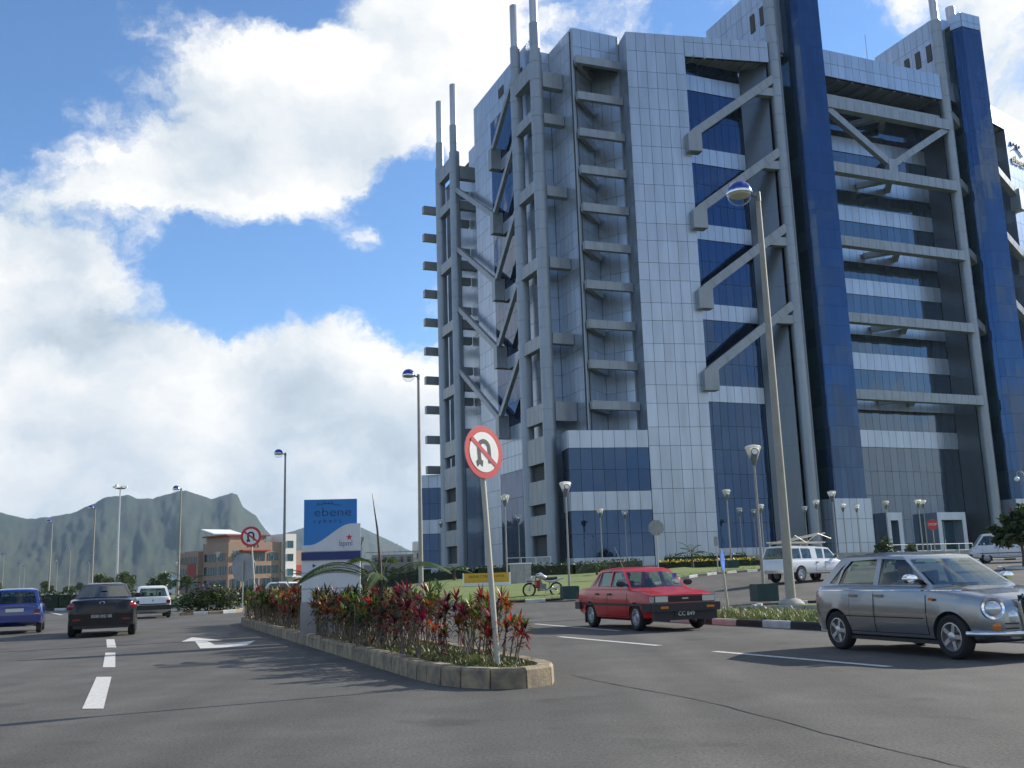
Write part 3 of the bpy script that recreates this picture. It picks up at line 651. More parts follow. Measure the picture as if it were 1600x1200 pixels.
# ================================================================ street furniture
mat('lamp_pole', (.30, .28, .24), .6, var=.1); mat('lamp_blue', (.01, .03, .28), .12, coat=.6); mat('chrome', (.75, .76, .78), .08, metal=1.0)
mat('lamp_grey', (.16, .17, .17), .5, metal=.3); mat('lamp_white', (.80, .79, .74), .4); mat('green_block', (.012, .045, .04), .6, var=.25, vscale=2)
mat('reflector', (.5, .47, .36), .3, metal=.4); glassmat('clear_dome', (.92, .95, .96)); mat('bolt', (.25, .25, .24), .5, metal=.6)
def tall_lamp():
    r = empty('street_lamp')
    mb = MB(); mb.lathe([(.165, 0), (.155, 1.0), (.085, 14.0)], 12); mb.build('pole', MT['lamp_pole'], r, 40)
    mb = MB(); mb.lathe([(.42, -.05), (.42, .1), (.3, .22), (.2, .26)], 14); mb.build('footing', MT['concrete'], r, 30)
    mb = MB(); mb.cyl((0, 0, 13.9), (-.28, 0, 14.02), .05, .05, 8); mb.cyl((0, 0, 13.75), (0, 0, 14.1), .1, .1, 10); mb.build('bracket_arm', MT['lamp_grey'], r, 40)
    C = Matrix.Translation((-.66, 0, 14.05))
    up = [(.43 * math.cos(t), .43 * math.sin(t)) for t in frange(0, math.pi / 2 - .02, 9)]
    mb = MB(); mb.lathe(up, 24, C); h = mb.build('lamp_head', MT['lamp_blue'], r, 50)
    mb = MB(); mb.lathe([(.44, -.05), (.45, 0), (.44, .03)], 24, C, caps=False); mb.build('rim', MT['chrome'], h, 40)
    mb = MB(); mb.lathe([(.40, -.02), (.34, -.12), (.12, -.15)], 20, C); mb.build('reflector', MT['reflector'], h, 40)
    dn = [(.42 * math.cos(t), -.05 - .40 * math.sin(t)) for t in frange(0, math.pi / 2 - .02, 9)]
    mb = MB(); mb.lathe(dn, 24, C); mb.build('clear_cover', MT['clear_dome'], h, 60)
    return r
def zone(x, y):
    a = math.degrees(math.atan2(x, y))
    for lim, t in ((-27, 'in line with the blue hatchback'), (-24.5, 'between the blue and black cars'), (-22, 'behind the black sedan'), (-20, 'by the floodlight mast'), (-17, 'left of the brown block'), (-12.5, 'in front of the brown block'), (-9.5, 'near the pylon sign')):
        if a < lim: return t
    return 'near the scaffolded building'
TL = Series(tall_lamp()); r_ = TL.p; tag(r_, 'x', 'street lamp', 'tall blue-domed street lamps')
for x, y, rz, s, lb in ((8.75, 32.9, .15, 1.0, 'tall lamp post with blue dome rising from the verge behind the silver hatchback'),
                 (-6.3, 66, .1, 1.0, 'blue-domed lamp post on the lawn beside the low left wing of the tower'),
                 (-22.6, 98, .1, 1.0, 'blue-domed lamp post standing behind the white parked car'),
                 (-43.5, 130, 0, 1.0, 'blue-domed lamp post just left of the brown office block'),
                 (-65.5, 156, 0, 1.0, 'blue-domed lamp post next to the slim floodlight mast, on its mountain side'),
                 (-85, 184, 0, 1.0, 'blue-domed lamp post rising above the roof gap between blue and black cars')):
    TL((x, y, GZ(x, y)), rz, s, lb)
for x, y in ((-96, 217), (-126, 248), (-101, 256), (-99, 296), (-128, 305), (-150, 330), (-62, 300), (-185, 380), (-165, 390), (-140, 400), (-172, 350)):
    TL((x, y, 0), random.uniform(-.3, .3), random.uniform(.72, .9), ('small distant' if y > 280 else 'distant') + ' blue-domed lamp post ' + zone(x, y))
leafmat('lamp_shade_white', (.84, .83, .78), (.9, .89, .84), .4, .5)
def garden_lamp():
    r = empty('garden_lamp'); mb = MB(); mb.lathe([(.055, 0), (.05, 1), (.038, 4.2)], 8); mb.build('pole', MT['concrete'], r, 40)
    mb = MB(); mb.lathe([(.045, 4.15), (.07, 4.2), (.17, 4.52), (.17, 4.56)], 14); h = mb.build('lamp_base', MT['lamp_grey'], r, 40)
    # flared white shield: two petals leaving an arched opening
    mb = MB(); n = 20
    for i in range(n + 1):
        a = math.pi * (-.78 + 1.56 * i / n) + R(95); lo = 4.52 - .26 * (1 - abs(2 * i / n - 1) ** 2.0) * 1.0
        for rr, z in ((.10 + (lo - 4.26) * .25, lo), (.22, 4.62), (.29, 4.80)): mb.v.append((rr * math.cos(a), rr * math.sin(a), max(z, lo)))
    mb.f = [(i * 3 + k, (i + 1) * 3 + k, (i + 1) * 3 + k + 1, i * 3 + k + 1) for i in range(n) for k in range(2)]; mb.m = [0] * len(mb.f)
    mb.lathe([(.285, 4.80), (.24, 4.85), (.10, 4.88)], 20); mb.build('lamp_shade', MT['lamp_shade_white'], r, 60, fix=False)
    mb = MB(); mb.lathe([(.11, -.012), (.11, .012)], 14, Matrix.Translation((.02, -.2, 4.62)) @ Matrix.Rotation(R(72), 4, 'X')); mb.build('lens', MT['lamp_white'], r, 30)
    mb = MB(); mb.lathe([(.105, -.015), (.135, -.02), (.135, .02), (.105, .015)], 14, Matrix.Translation((.02, -.2, 4.62)) @ Matrix.Rotation(R(72), 4, 'X'), caps=False); mb.build('lens_ring', MT['lamp_grey'], r, 30)
    return r
GL = Series(garden_lamp()); tag(GL.p, 'x', 'garden lamp', 'white tulip-headed garden lamps')
def block(x, y, lb):
    mb = MB(); mb.prism([(-.38, -.38), (.38, -.38), (.38, .38), (-.38, .38)], -.05, .52); mb.prism([(-.36, -.36), (.36, -.36), (.36, .36), (-.36, .36)], .51, .55)
    o = mb.build('concrete_block', MT['green_block']); o.location = (x, y, GZ(x, y) + .12); o.rotation_euler.z = R(8)
    return tag(o, lb, 'concrete block', 'dark green lamp plinths')
def glamp(x, y, lb, rz=0.0, s=1.0, dz=.1): GL((x, y, GZ(x, y) + dz), rz, s, lb)
for x, y, lb in ((2.35, 46.9, 'beside the parked motorbike'), (-.65, 60.5, 'left of the grey utility cabinet'), (8.6, 35.8, 'on the verge next to the tall lamp post'), (14.2, 67.5, 'by the yellow-flowered hedge')):
    block(x, y, 'dark green square lamp plinth ' + lb); glamp(x, y, 'white garden lamp on dark green plinth ' + lb, random.uniform(-.4, .4), 1.0 if y > 40 else 1.02, .6 if y < 62 else .5)
for x, y, lb in ((6.6, 79, 'garden lamp standing before the podium glass, above the red sedan'), (9.4, 87, 'small garden lamp between the podium glass and the grey octagonal sign'), (20.2, 83, 'garden lamp just left of the pickup canopy'),
                 (20.0, 90, 'dim garden lamp close to the dark bay left of the pickup'), (23.3, 78, 'garden lamp rising behind the ladders on the pickup'), (20.8, 66, 'garden lamp in front of the white plinth of the first glass shaft'),
                 (28.6, 88, 'small garden lamp against the white plinth of the first shaft'), (30.9, 84, 'garden lamp in front of the left entrance portal'), (30.8, 91, 'dim garden lamp beside the left entrance portal'), (26.4, 92, 'dim garden lamp in front of the dark recess by the first shaft'),
                 (33.2, 83, 'left one of two garden lamps standing together at the entrance'), (34.2, 84.5, 'right one of two garden lamps standing together at the entrance'), (-6.6, 88, 'garden lamp in front of the low blue wing'), (.2, 90, 'garden lamp by the glass door on the left flank'), (22.2, 94, 'dim garden lamp under the dark bay behind the pickup')):
    glamp(x, y, lb, random.uniform(-.6, .6))
for x, y, s, lb in ((-29, 98, .95, 'white garden lamp in front of the brown block, by the round sign'), (-28.2, 101, 1.0, 'white garden lamp paired behind another before the brown block'), (-23, 120, 1.5, 'dark-backed garden lamp before the white stair tower'), (-26.2, 108, 1.0, 'dark-backed garden lamp beside the second no-U-turn sign'),
                    (-47, 140, 1.0, 'white garden lamp at the left end of the brown block'), (-17.3, 112, 1.3, 'dark-backed garden lamp in front of the scaffolded white building')):
    glamp(x, y, lb, 2.6, s, 0)
# slim floodlight mast
r_ = empty('floodlight_mast', (-91, 230, 0), 0, 'slim pale floodlight mast with a ring of lamps on top', 'floodlight mast')
mb = MB(); mb.lathe([(.32, 0), (.14, 24.6)], 10); mb.build('mast', MT['steel_pole'], r_, 40)
mb = MB(); mb.lathe([(1.1, 24.3), (1.15, 24.4), (1.1, 24.5)], 14, caps=False); mb.box((0, 0, 24.4), (2.2, .1, .1)); mb.box((0, 0, 24.4), (.1, 2.2, .1)); mb.build('head_ring', MT['lamp_grey'], r_)
for i in range(7):
    a = i * 2 * math.pi / 7; mb = MB(); mb.box((1.35 * math.cos(a), 1.35 * math.sin(a), 24.7 + .3 * (i % 2)), (.55, .45, .35), a); mb.build('floodlight', MT['lamp_white'], r_)
# hooked lamp with globe at the far right
r_ = empty('globe_lamp', (35.6, 70, GZ(35, 70) + .1), 0, 'hooked lamp post with hanging globe beside the second glass shaft', 'lamp post')
mb = MB(); mb.tube([(0, 0, 0), (0, 0, 5.6), (-.08, 0, 5.95), (-.28, 0, 6.1), (-.48, 0, 5.95), (-.52, 0, 5.7)], [.07, .05, .05, .045, .04, .04], 8); mb.build('pole', MT['lamp_pole'], r_, 50)
mb = MB(); mb.lathe([(.17 * math.sin(t) + .001, 5.52 - .17 * math.cos(t)) for t in frange(.1, math.pi - .1, 10)], 14, Matrix.Translation((-.52, 0, 0))); mb.build('globe', MT['lamp_white'], r_, 60)

# ---- signs
mat('sign_red', (.50, .035, .035), .45, var=.08); mat('sign_white', (.72, .71, .66), .5, var=.06); mat('sign_black', (.02, .02, .022), .5)
mat('sign_back', (.30, .30, .29), .5, metal=.4, var=.15); mat('galv', (.42, .40, .33), .5, metal=.3, var=.1); mat('sign_blue', (.02, .12, .5), .45); mat('sign_yellow', (.62, .36, .02), .5, var=.1)
def disc(mb, r, z0, z1, n=40, M=None): mb.lathe([(r, z0), (r, z1)], n, M)
def no_uturn(loc, lean, face, dia, hgt, label):
    """pole leans by `lean` (x,y per metre); the disc faces azimuth `face`"""
    r = empty('no_u_turn_sign', loc, 0, label, 'traffic sign', 'no-U-turn signs')
    top = Vector((lean[0] * hgt, lean[1] * hgt, hgt))
    mb = MB(); mb.tube([(0, 0, -.1), tuple(top * .5), tuple(top)], .034, 10); mb.build('post', MT['galv'], r, 50)
    ax = Vector((math.sin(R(face)), math.cos(R(face)), 0)); up = top.normalized(); side = up.cross(ax).normalized(); ax = side.cross(up)
    c = top - up * (dia * .36) + ax * .05
    M = Matrix(((side.x, up.x, ax.x, c.x), (side.y, up.y, ax.y, c.y), (side.z, up.z, ax.z, c.z), (0, 0, 0, 1)))
    q = dia / 2
    mb = MB(); mb.lathe([(q * .98, -.012), (q, -.008), (q, 0)], 48, M); pl = mb.build('sign_plate', MT['sign_back'], r, 30)
    mb = MB(); mb.lathe([(q * .995, 0.0005), (q * .995, .004)], 48, M); mb.build('red_rim', MT['sign_red'], pl)
    mb = MB(); mb.lathe([(q * .76, .0045), (q * .76, .008)], 48, M); mb.build('white_face', MT['sign_white'], pl)
    w = q * .17; mb = MB()
    arc = [(q * .27 * math.cos(t), q * .14 + q * .27 * math.sin(t)) for t in frange(math.pi, 0, 12)]
    arc2 = [(q * .27, -q * .42)]; P = [(-q * .27, -q * .38)] + arc + arc2
    vs = []
    for i, (x, y) in enumerate(P):
        a = Vector(P[max(i - 1, 0)]); b = Vector(P[min(i + 1, len(P) - 1)]); d = (b - a).normalized(); n = Vector((-d.y, d.x)) * w / 2
        vs += [(x + n.x, y + n.y, .0085), (x - n.x, y - n.y, .0085), (x + n.x, y + n.y, .011), (x - n.x, y - n.y, .011)]
    fs = [(4 * i + 2, 4 * i + 3, 4 * i + 7, 4 * i + 6) for i in range(len(P) - 1)]
    mb.add(vs, fs, M)
    mb.add([(-q * .45, -q * .34, .0112), (-q * .27, -q * .22, .0112), (-q * .09, -q * .34, .0112), (-q * .14, -q * .56, .0112), (-q * .27, -q * .44, .0112), (-q * .40, -q * .56, .0112)], [(0, 1, 4, 5), (1, 2, 3, 4)], M)
    mb.build('u_turn_arrow', MT['sign_black'], pl, fix=False)
    a = math.radians(-41); d = Vector((math.cos(a), math.sin(a))); n = Vector((-d.y, d.x)) * q * .085; l = q * .80; mb = MB()
    mb.add([(*(d * -l + n), .012), (*(d * -l - n), .012), (*(d * l - n), .012), (*(d * l + n), .012)], [(0, 1, 2, 3)], M); mb.build('slash', MT['sign_red'], pl, fix=False)
    mb = MB(); mb.box((0, 0, 0), (.07, .02, .05), M=Matrix.Translation(top - up * .05)); mb.build('clamp', MT['bolt'], r)
no_uturn((-.27, 12.3, .16), (-.055, 0), 133, .66, 2.82, 'large no-U-turn sign on a leaning post at the near end of the median')
no_uturn((-9.25, 36.0, .12), (-.085, 0), 170, .72, 3.1, 'no-U-turn sign at the far end of the median, before the brown block')
def plain_sign(name, loc, h, poly, face, m_front, m_back, label, cat, leanx=0.0, txt=None):
    r = empty(name, loc, 0, label, cat); mb = MB(); mb.tube([(0, 0, -.1), (leanx * h, 0, h)], .035, 8); mb.build('post', MT['galv'], r, 50)
    ax = Vector((math.sin(R(face)), math.cos(R(face)), 0)); side = Vector((0, 0, 1)).cross(ax)
    M = Matrix(((side.x, 0, ax.x, leanx * h + ax.x * .045), (side.y, 0, ax.y, ax.y * .045), (0, 1, 0, h - .35), (0, 0, 0, 1)))
    mb = MB(); mb.prism(poly, -.006, .006, M); pl = mb.build('sign_plate', m_back, r)
    mb = MB(); mb.prism([(x * .985, y * .985) for x, y in poly], .0065, .010, M); mb.build('sign_face', m_front, pl)
    if txt:
        o = mobj('lettering', text_mesh(txt, .26, MT['sign_white'], extrude=.002), pl); o.matrix_basis = M @ Matrix.Translation((0, 0, .013))
OCT = [(.42 * math.cos(R(22.5 + 45 * i)), .42 * math.sin(R(22.5 + 45 * i))) for i in range(8)]
CIR = [(.32 * math.cos(R(15 * i)), .32 * math.sin(R(15 * i))) for i in range(24)]
plain_sign('stop_sign', (8.3, 60, GZ(8.3, 60) + .1), 3.3, [(x * 1.15, y * 1.15) for x, y in OCT], 10, MT['sign_red'], MT['sign_back'], 'grey back of an octagonal stop sign by the podium', 'traffic sign', txt='STOP')
plain_sign('stop_sign', (31.3, 76, GZ(31.3, 76)), 3.1, OCT, 190, MT['sign_red'], MT['sign_back'], 'red octagonal stop sign before the tower entrance', 'traffic sign', txt='STOP')
plain_sign('keep_left_sign', (6.05, 29.6, .12), 1.75, CIR, 112, MT['sign_blue'], MT['sign_back'], 'round blue sign seen edge-on on a leaning post behind the red sedan', 'traffic sign', -.07)
plain_sign('small_sign', (12.2, 62, GZ(12.2, 62)), 2.3, [(-.12, -.28), (.12, -.28), (.12, .28), (-.12, .28)], 200, MT['sign_back'], MT['sign_back'], 'narrow grey sign plate on a thin post before the hedge', 'sign')
plain_sign('round_sign', (-14.9, 55, 0), 2.6, [(x * 2.4, y * 2.4) for x, y in CIR], 20, MT['sign_white'], MT['sign_back'], 'big grey back of a round sign beyond the second no-U-turn sign', 'traffic sign')
# yellow notice board on the lawn
zg = GZ(-1.9, 58)
r_ = empty('notice_board', (-1.75, 56.5, GZ(-1.75, 56.5) + .05), R(-2), 'long yellow notice board with white frame on the lawn', 'notice board')
mb = MB(); mb.box((0, 0, .32), (2.5, .05, .28)); mb.build('lower_panel', MT['lamp_white'], r_)
mb = MB(); mb.box((0, 0, .72), (2.5, .05, .52)); bd = mb.build('board', MT['sign_yellow'], r_)
for x in (-1.29, 1.29):
    mb = MB(); mb.box((x, 0, .45), (.08, .08, 1.1)); mb.build('post', MT['lamp_white'], r_)
mat('sign_brown', (.10, .06, .02), .6)
for t, sz, z in (('EBENE CYBER TOWER', .20, .79),):
    o = mobj('lettering', text_mesh(t, sz, MT['sign_brown'], extrude=.002), bd); o.matrix_basis = Matrix.Translation((0, -.03, z)) @ Matrix.Rotation(R(90), 4, 'X')
r_ = empty('utility_cabinet', (.15, 59, GZ(.15, 59) + .15), R(30), 'plain grey utility cabinet on the lawn by the hedge', 'cabinet')
mb = MB(); mb.box((0, 0, .62), (1.0, .75, 1.2)); mb.build('case', MT['sign_back'], r_)
for x in (-.25, .25):
    mb = MB(); mb.box((x, -.385, .62), (.46, .02, 1.1)); dd = mb.build('door', MT['sign_back'], r_); mb = MB(); mb.box((x + .15, -.4, .65), (.03, .03, .14)); mb.build('handle', MT['bolt'], dd)
mb = MB(); mb.box((0, 0, 1.25), (1.1, .85, .06)); mb.build('lid', MT['lamp_white'], r_)

# ---- pylon sign in the median
mat('pylon_blue', (.014, .19, .50), .4, var=.06, vscale=1.5); mat('pylon_white', (.64, .64, .62), .5, var=.10, vscale=2.5, vdetail=8); mat('pylon_navy', (.012, .03, .14), .4); mat('star_red', (.6, .03, .08), .5); mat('pylon_ink', (.015, .035, .08), .5)
PY = empty('pylon_sign', (-3.97, 21.6, .1), R(6), 'blue and white pylon sign reading ebene beside the median kerb', 'pylon sign')
mb = MB(); mb.box((0, .05, .35), (1.26, .34, .75)); mb.build('plinth', MT['concrete'], PY)
mb = MB(); mb.box((0, .02, 1.15), (1.22, .2, .95)); mb.build('lower_panel', MT['pylon_white'], PY)
mb = MB(); mb.box((0, -.01, 1.70), (1.24, .2, .17)); mb.build('navy_band', MT['pylon_navy'], PY)
mb = MB(); mb.box((-.02, .04, 2.35), (1.12, .14, 1.1)); bp_ = mb.build('blue_panel', MT['pylon_blue'], PY)
mb = MB(); cur = [(-.62, 1.80)] + [(-.62, 1.93)] + [(-.62 + 1.24 * t, 1.93 + .44 * smooth01(.12, .85, t)) for t in frange(.05, 1, 22)] + [(.62, 1.80)]
mb.add([(x, -.06, z) for x, z in cur] + [(x, -.03, z) for x, z in cur], [tuple(range(len(cur))), tuple(range(len(cur), 2 * len(cur)))[::-1]] + [(i, (i + 1) % len(cur), len(cur) + (i + 1) % len(cur), len(cur) + i) for i in range(len(cur))])
wv_ = mb.build('white_wave', MT['pylon_white'], PY)
def on_pylon(me, x, z, par, y=-.036, name='lettering'):
    o = mobj(name, me, par); o.matrix_basis = Matrix.Translation((x, y, z)) @ Matrix.Rotation(R(90), 4, 'X'); return o
for z_ in (1.35, 1.02, .74):
    mb = MB(); mb.box((0, -.084, z_), (1.2, .008, .008)); mb.build('panel_seam', MT['pylon_ink'], PY)
on_pylon(text_mesh('ebene', .26, MT['pylon_ink'], sx=1.28, offset=-.004), .03, 2.62, bp_)
on_pylon(text_mesh('c y b e r c', .13, MT['pylon_ink'], sx=1.15, offset=-.002), -.08, 2.44, bp_)
on_pylon(text_mesh('bpml', .17, MT['pylon_ink'], sx=.85, offset=-.002), .31, 1.95, wv_, -.063)
mb = MB()
for i in range(5):
    a = R(90 + 72 * i); mb.add([(0, 0, 0), (.03 * math.cos(a - .6), .03 * math.sin(a - .6), .002), (.075 * math.cos(a), .075 * math.sin(a), .002), (.03 * math.cos(a + .6), .03 * math.sin(a + .6), .002)], [(0, 1, 2, 3)])
on_pylon(mb.mesh('star', MT['star_red'], fix=False), .38, 2.08, wv_, -.063, 'star')
mb = MB(); mb.tube([(-.3 + .075 * i, .02 - .035 * math.cos((i - 3) * .5) * -1, 0) for i in range(8)], .004, 5)
for i, (x, hh) in enumerate(((-.27, .05), (-.13, .06), (-.05, .05), (.02, .06))): mb.cyl((x, .05, 0), (x + .02, .05 + hh, 0), .010, .004, 5)
on_pylon(mb.mesh('emblem', MT['pylon_ink']), -.02, 2.755, bp_, -.036, 'emblem')
mb = MB(); mb.add([(-.035, -.04, 0), (.04, 0, 0), (-.035, .04, 0)], [(0, 1, 2)]); on_pylon(mb.mesh('arrow_mark', MT['pylon_navy'], fix=False), -.35, 1.5, PY, -.085, 'arrow_mark')
# ================================================================ vehicles
mat('tyre', (.018, .018, .019), .85, bump=.2); mat('rim_alloy', (.5, .51, .52), .3, metal=.8); mat('rim_steel', (.42, .43, .44), .4, metal=.6)
mat('trim_black', (.02, .02, .021), .55); mat('interior', (.035, .036, .04), .8); mat('seat_cloth', (.06, .06, .068), .9)
mat('lens_red', (.20, .010, .010), .15, coat=.5); mat('lens_amber', (.55, .16, .01), .2, coat=.5); mat('lens_clear', (.62, .66, .68), .08, metal=.5, coat=.5)
mat('plate_black', (.012, .012, .013), .5); mat('plate_ink', (.72, .72, .68), .5); mat('plate_white', (.7, .7, .66), .5)
mat('paint_silver', (.27, .285, .295), .25, metal=.8, coat=.7); mat('paint_red', (.43, .006, .012), .28, coat=.35, spec=.35, var=.05); mat('paint_black', (.006, .006, .008), .2, coat=.25, spec=.3)
mat('paint_whitecar', (.66, .67, .66), .3, coat=.6, var=.03); mat('paint_bluecar', (.008, .028, .19), .22, coat=.8)
glassmat('car_glass', (.50, .60, .58)); glassmat('car_glass_dark', (.12, .15, .16))
def boolean_mesh(name, base, cutters, m):
    """returns the mesh base minus each cutter; helper objects are removed again"""
    o = mobj('tmp_base', base); tmp = [o]
    for c in cutters:
        k = mobj('tmp_cut', c); tmp.append(k); md = o.modifiers.new('cut', 'BOOLEAN'); md.operation = 'DIFFERENCE'; md.solver = 'EXACT'; md.object = k
    dg = bpy.context.evaluated_depsgraph_get(); me = bpy.data.meshes.new_from_object(o.evaluated_get(dg)); me.name = name
    for t in tmp: bpy.data.objects.remove(t)
    return me
def hull_mesh(pts, m):
    bm = bmesh.new()
    for p in pts: bm.verts.new(p)
    r = bmesh.ops.convex_hull(bm, input=bm.verts)
    bmesh.ops.delete(bm, geom=list({g for g in r['geom_interior'] + r['geom_unused'] if isinstance(g, bmesh.types.BMVert)}), context='VERTS')
    me = bpy.data.meshes.new('hull'); bmesh.ops.recalc_face_normals(bm, faces=bm.faces); bm.to_mesh(me); bm.free(); me.materials.append(m); return me
def wheel_meshes(rad, wid, style):
    mb = MB(); ri = rad * .64
    mb.lathe([(ri, -wid / 2 + .01), (rad * .86, -wid / 2), (rad * .965, -wid / 2 + .02), (rad, -wid / 2 + .05), (rad, wid / 2 - .05), (rad * .965, wid / 2 - .02), (rad * .86, wid / 2), (ri, wid / 2 - .01)], 32, caps=False)
    ty = mb.mesh('tyre', MT['tyre'], 40)
    mb = MB(); o = wid / 2 - .015
    mb.lathe([(ri + .004, o + .004), (ri * .92, o + .006), (ri * .90, o - .05), (ri * .9, -o)], 28, caps=False)
    if style == 'star':
        for i in range(5):
            a = 2 * math.pi * i / 5
            mb.beam((0, 0, o - .02), (ri * .93 * math.cos(a), ri * .93 * math.sin(a), o - .015), .055, .03)
        mb.lathe([(.06, o - .05), (.06, o), (.03, o + .012)], 14)
        mb.lathe([(ri * .9, o - .09), (.02, o - .09)], 20, caps=False)
    else:
        mb.lathe([(ri * .9, o - .03), (ri * .62, o - .002), (ri * .5, o - .03), (.05, o - .015), (.045, o + .01)], 24)
        for i in range(8):
            a = 2 * math.pi * i / 8; mb.cyl((ri * .72 * math.cos(a), ri * .72 * math.sin(a), o - .02), (ri * .72 * math.cos(a), ri * .72 * math.sin(a), o + .002), .018, n=6)
    return ty, mb.mesh('rim', MT['rim_alloy' if style == 'star' else 'rim_steel'], 40)
class Car:
    def __init__(s, name, label, cat, paint, top, wid, bot, cab, axles, wrad, wstyle='steel', wwid=.17, cabin_paint=None, arch=1.14, track=None, group=None, bow=.07, glass='car_glass'):
        s.r = empty(name, (0, 0, 0), 0, label, cat, group); s.top, s.wid, s.bot, s.cab = top, wid, bot, cab; s.paint = MT[paint]; s.bow = bow; s.glass = MT[glass]
        x0, x1 = top[0][0], top[-1][0]; n = 34; mb = MB(); ring = None
        xs = sorted(set([x0 + (x1 - x0) * i / n for i in range(n + 1)] + [t[0] for t in top if x0 <= t[0] <= x1]))
        for x in xs:
            sec = s.section(x); full = sec + [(-y, z) for y, z in sec[-2:0:-1]]; ring = len(full)
            mb.v += [(x, y, z) for y, z in full]
        k = len(xs)
        mb.f = [(i * ring + j, (i + 1) * ring + j, (i + 1) * ring + (j + 1) % ring, i * ring + (j + 1) % ring) for i in range(k - 1) for j in range(ring)]
        mb.f += [tuple(range(ring)), tuple((k - 1) * ring + j for j in range(ring))[::-1]]; mb.m = [0] * len(mb.f)
        base = mb.mesh('body', s.paint); W = max(w for _, w in wid)
        cut = MB()
        for ax in axles:
            for sd_ in (-1, 1): cut.cyl((ax, sd_ * (W + .12), wrad), (ax, sd_ * (W - .26), wrad), wrad * arch, n=28)
        (xa, za), (xb, zb_), (xc, zc), (xd, zd), wb, wr = cab
        inn = MB(); inn.box(((xa + xd) / 2 - .02, 0, .9), (xa - xd - .34, 2 * wb - .16, 1.1))
        me = boolean_mesh('body', base, [cut.mesh('c', MT['trim_black']), inn.mesh('i', MT['interior'])], s.paint)
        me.materials.clear()
        for q in (s.paint, MT['trim_black'], MT['interior']): me.materials.append(q)
        me.shade_smooth(); me.set_sharp_from_angle(angle=R(32)); s.body = mobj('body', me, s.r)
        s.W = W; s.wrad = wrad
        ty, rm = wheel_meshes(wrad, wwid, wstyle); tr = track or (W - wwid / 2 - .015)
        for ai, ax in enumerate(axles):
            for sd_ in (-1, 1):
                w = mobj('wheel', ty, s.r); w.location = (ax, sd_ * tr, wrad); w.rotation_euler = (R(-90) * sd_, 0, 0); w.data = ty
                q = mobj('rim', rm, w)
        s.cabin(cabin_paint)
    def section(s, x):
        zt, w, zb = lerp_tab(s.top, x), lerp_tab(s.wid, x), lerp_tab(s.bot, x); H = zt - zb
        return [(0, zb), (.80 * w, zb), (.95 * w, zb + .06), (.99 * w, zb + .3 * H), (w, zb + .52 * H), (.985 * w, zb + .74 * H), (.965 * w, zt - .07), (.935 * w, zt - .02), (.87 * w, zt), (.5 * w, zt + .02), (0, zt + .03)]
    def side_y(s, x, z):
        sec = s.section(x)[1:9]
        for (a, p), (b, q) in zip(sec, sec[1:]):
            if p <= z <= q: return a + (b - a) * (z - p) / max(1e-6, q - p)
        return sec[-1][0] if z > sec[-1][1] else sec[0][0]
    def cab_y(s, z):
        (xa, za), (xb, zb_), (xc, zc), (xd, zd), wb, wr = s.cab; t = (z - za) / (max(zb_, zc) - .05 - za); return wb + (wr - wb) * max(0, min(1, t))
    def cabin(s, cp):
        (xa, za), (xb, zb_), (xc, zc), (xd, zd), wb, wr = s.cab
        def pts(o, lo):
            P = []
            for f in (-1, -.55, 0, .55, 1):
                bw = s.bow * (1 - f * f)
                P += [(xa + bw - o * 1.25, f * (wb - o), za - lo), (xb + bw * .8 - o, f * (wr - o), zb_ - .035 - o), (xb - .10 + bw * .6, f * (wr - .09 - o), zb_ - o),
                      (xd - bw * .7 + o * 1.25, f * (wb - o), zd - lo), (xc - bw * .6 + o, f * (wr - o), zc - .035 - o), (xc + .10 - bw * .4, f * (wr - .09 - o), zc - o)]
            for f in (-1, 1):
                P += [((xa + xd) / 2, f * (wb + .015 - o), min(za, zd) - lo), ((xb + xc) / 2, f * (wr + .015 - o), (zb_ + zc) / 2 - .03 - o)]
            P += [((xb + xc) / 2, f * (wr - .15 - o), (zb_ + zc) / 2 + .03 - o) for f in (-1, -.4, .4, 1)]
            return P
        outer = hull_mesh(pts(0, .06), MT['paint_silver']); inner = hull_mesh(pts(.035, .5), MT['interior'])
        cut = []
        s.outer, s.inner = outer, inner; s.cp = cp
    def windows(s, side, front=True, rear=True, fin=.055, glass=None):
        (xa, za), (xb, zb_), (xc, zc), (xd, zd), wb, wr = s.cab; cut = [s.inner]; zr = max(zb_, zc)
        for poly in side:
            mb = MB(); mb.v = [(x, y, z) for y in (-1.6, 1.6) for x, z in poly]; n = len(poly)
            mb.f = [tuple(range(n))[::-1], tuple(range(n, 2 * n))] + [(i, (i + 1) % n, n + (i + 1) % n, n + i) for i in range(n)]; mb.m = [0] * len(mb.f); cut.append(mb.mesh('c', MT['trim_black']))
        def fb(x0, x1, z0, z1, w0, w1):
            mb = MB(); mb.v = [(x, y, z) for x in (x0, x1) for y, z in ((-w0, z0), (w0, z0), (w1, z1), (-w1, z1))]
            mb.f = [(0, 1, 2, 3), (7, 6, 5, 4), (0, 4, 5, 1), (1, 5, 6, 2), (2, 6, 7, 3), (3, 7, 4, 0)]; mb.m = [0] * 6; cut.append(mb.mesh('c', MT['trim_black']))
        xm = (xb + xc) / 2
        if front: fb(xm, xa + 1, za + .045, zb_ - .085, wb - fin - .03, wr - fin)
        if rear: fb(xm, xd - 1, zd + .05, zc - .09, wb - fin - .05, wr - fin - .02)
        me = boolean_mesh('cabin', s.outer, cut, s.paint); me.materials.clear()
        for q in (s.cp and MT[s.cp] or s.paint, MT['interior'], MT['trim_black']): me.materials.append(q)
        me.shade_smooth(); me.set_sharp_from_angle(angle=R(28)); mobj('cabin', me, s.r)
        g = glass and MT[glass] or s.glass
        for poly in side:
            for sd_ in (-1, 1):
                mb = MB(); mb.poly([(x, sd_ * (s.cab_y(z) - .012), z) for x, z in poly]); mb.build('side_window', g, s.r, fix=False)
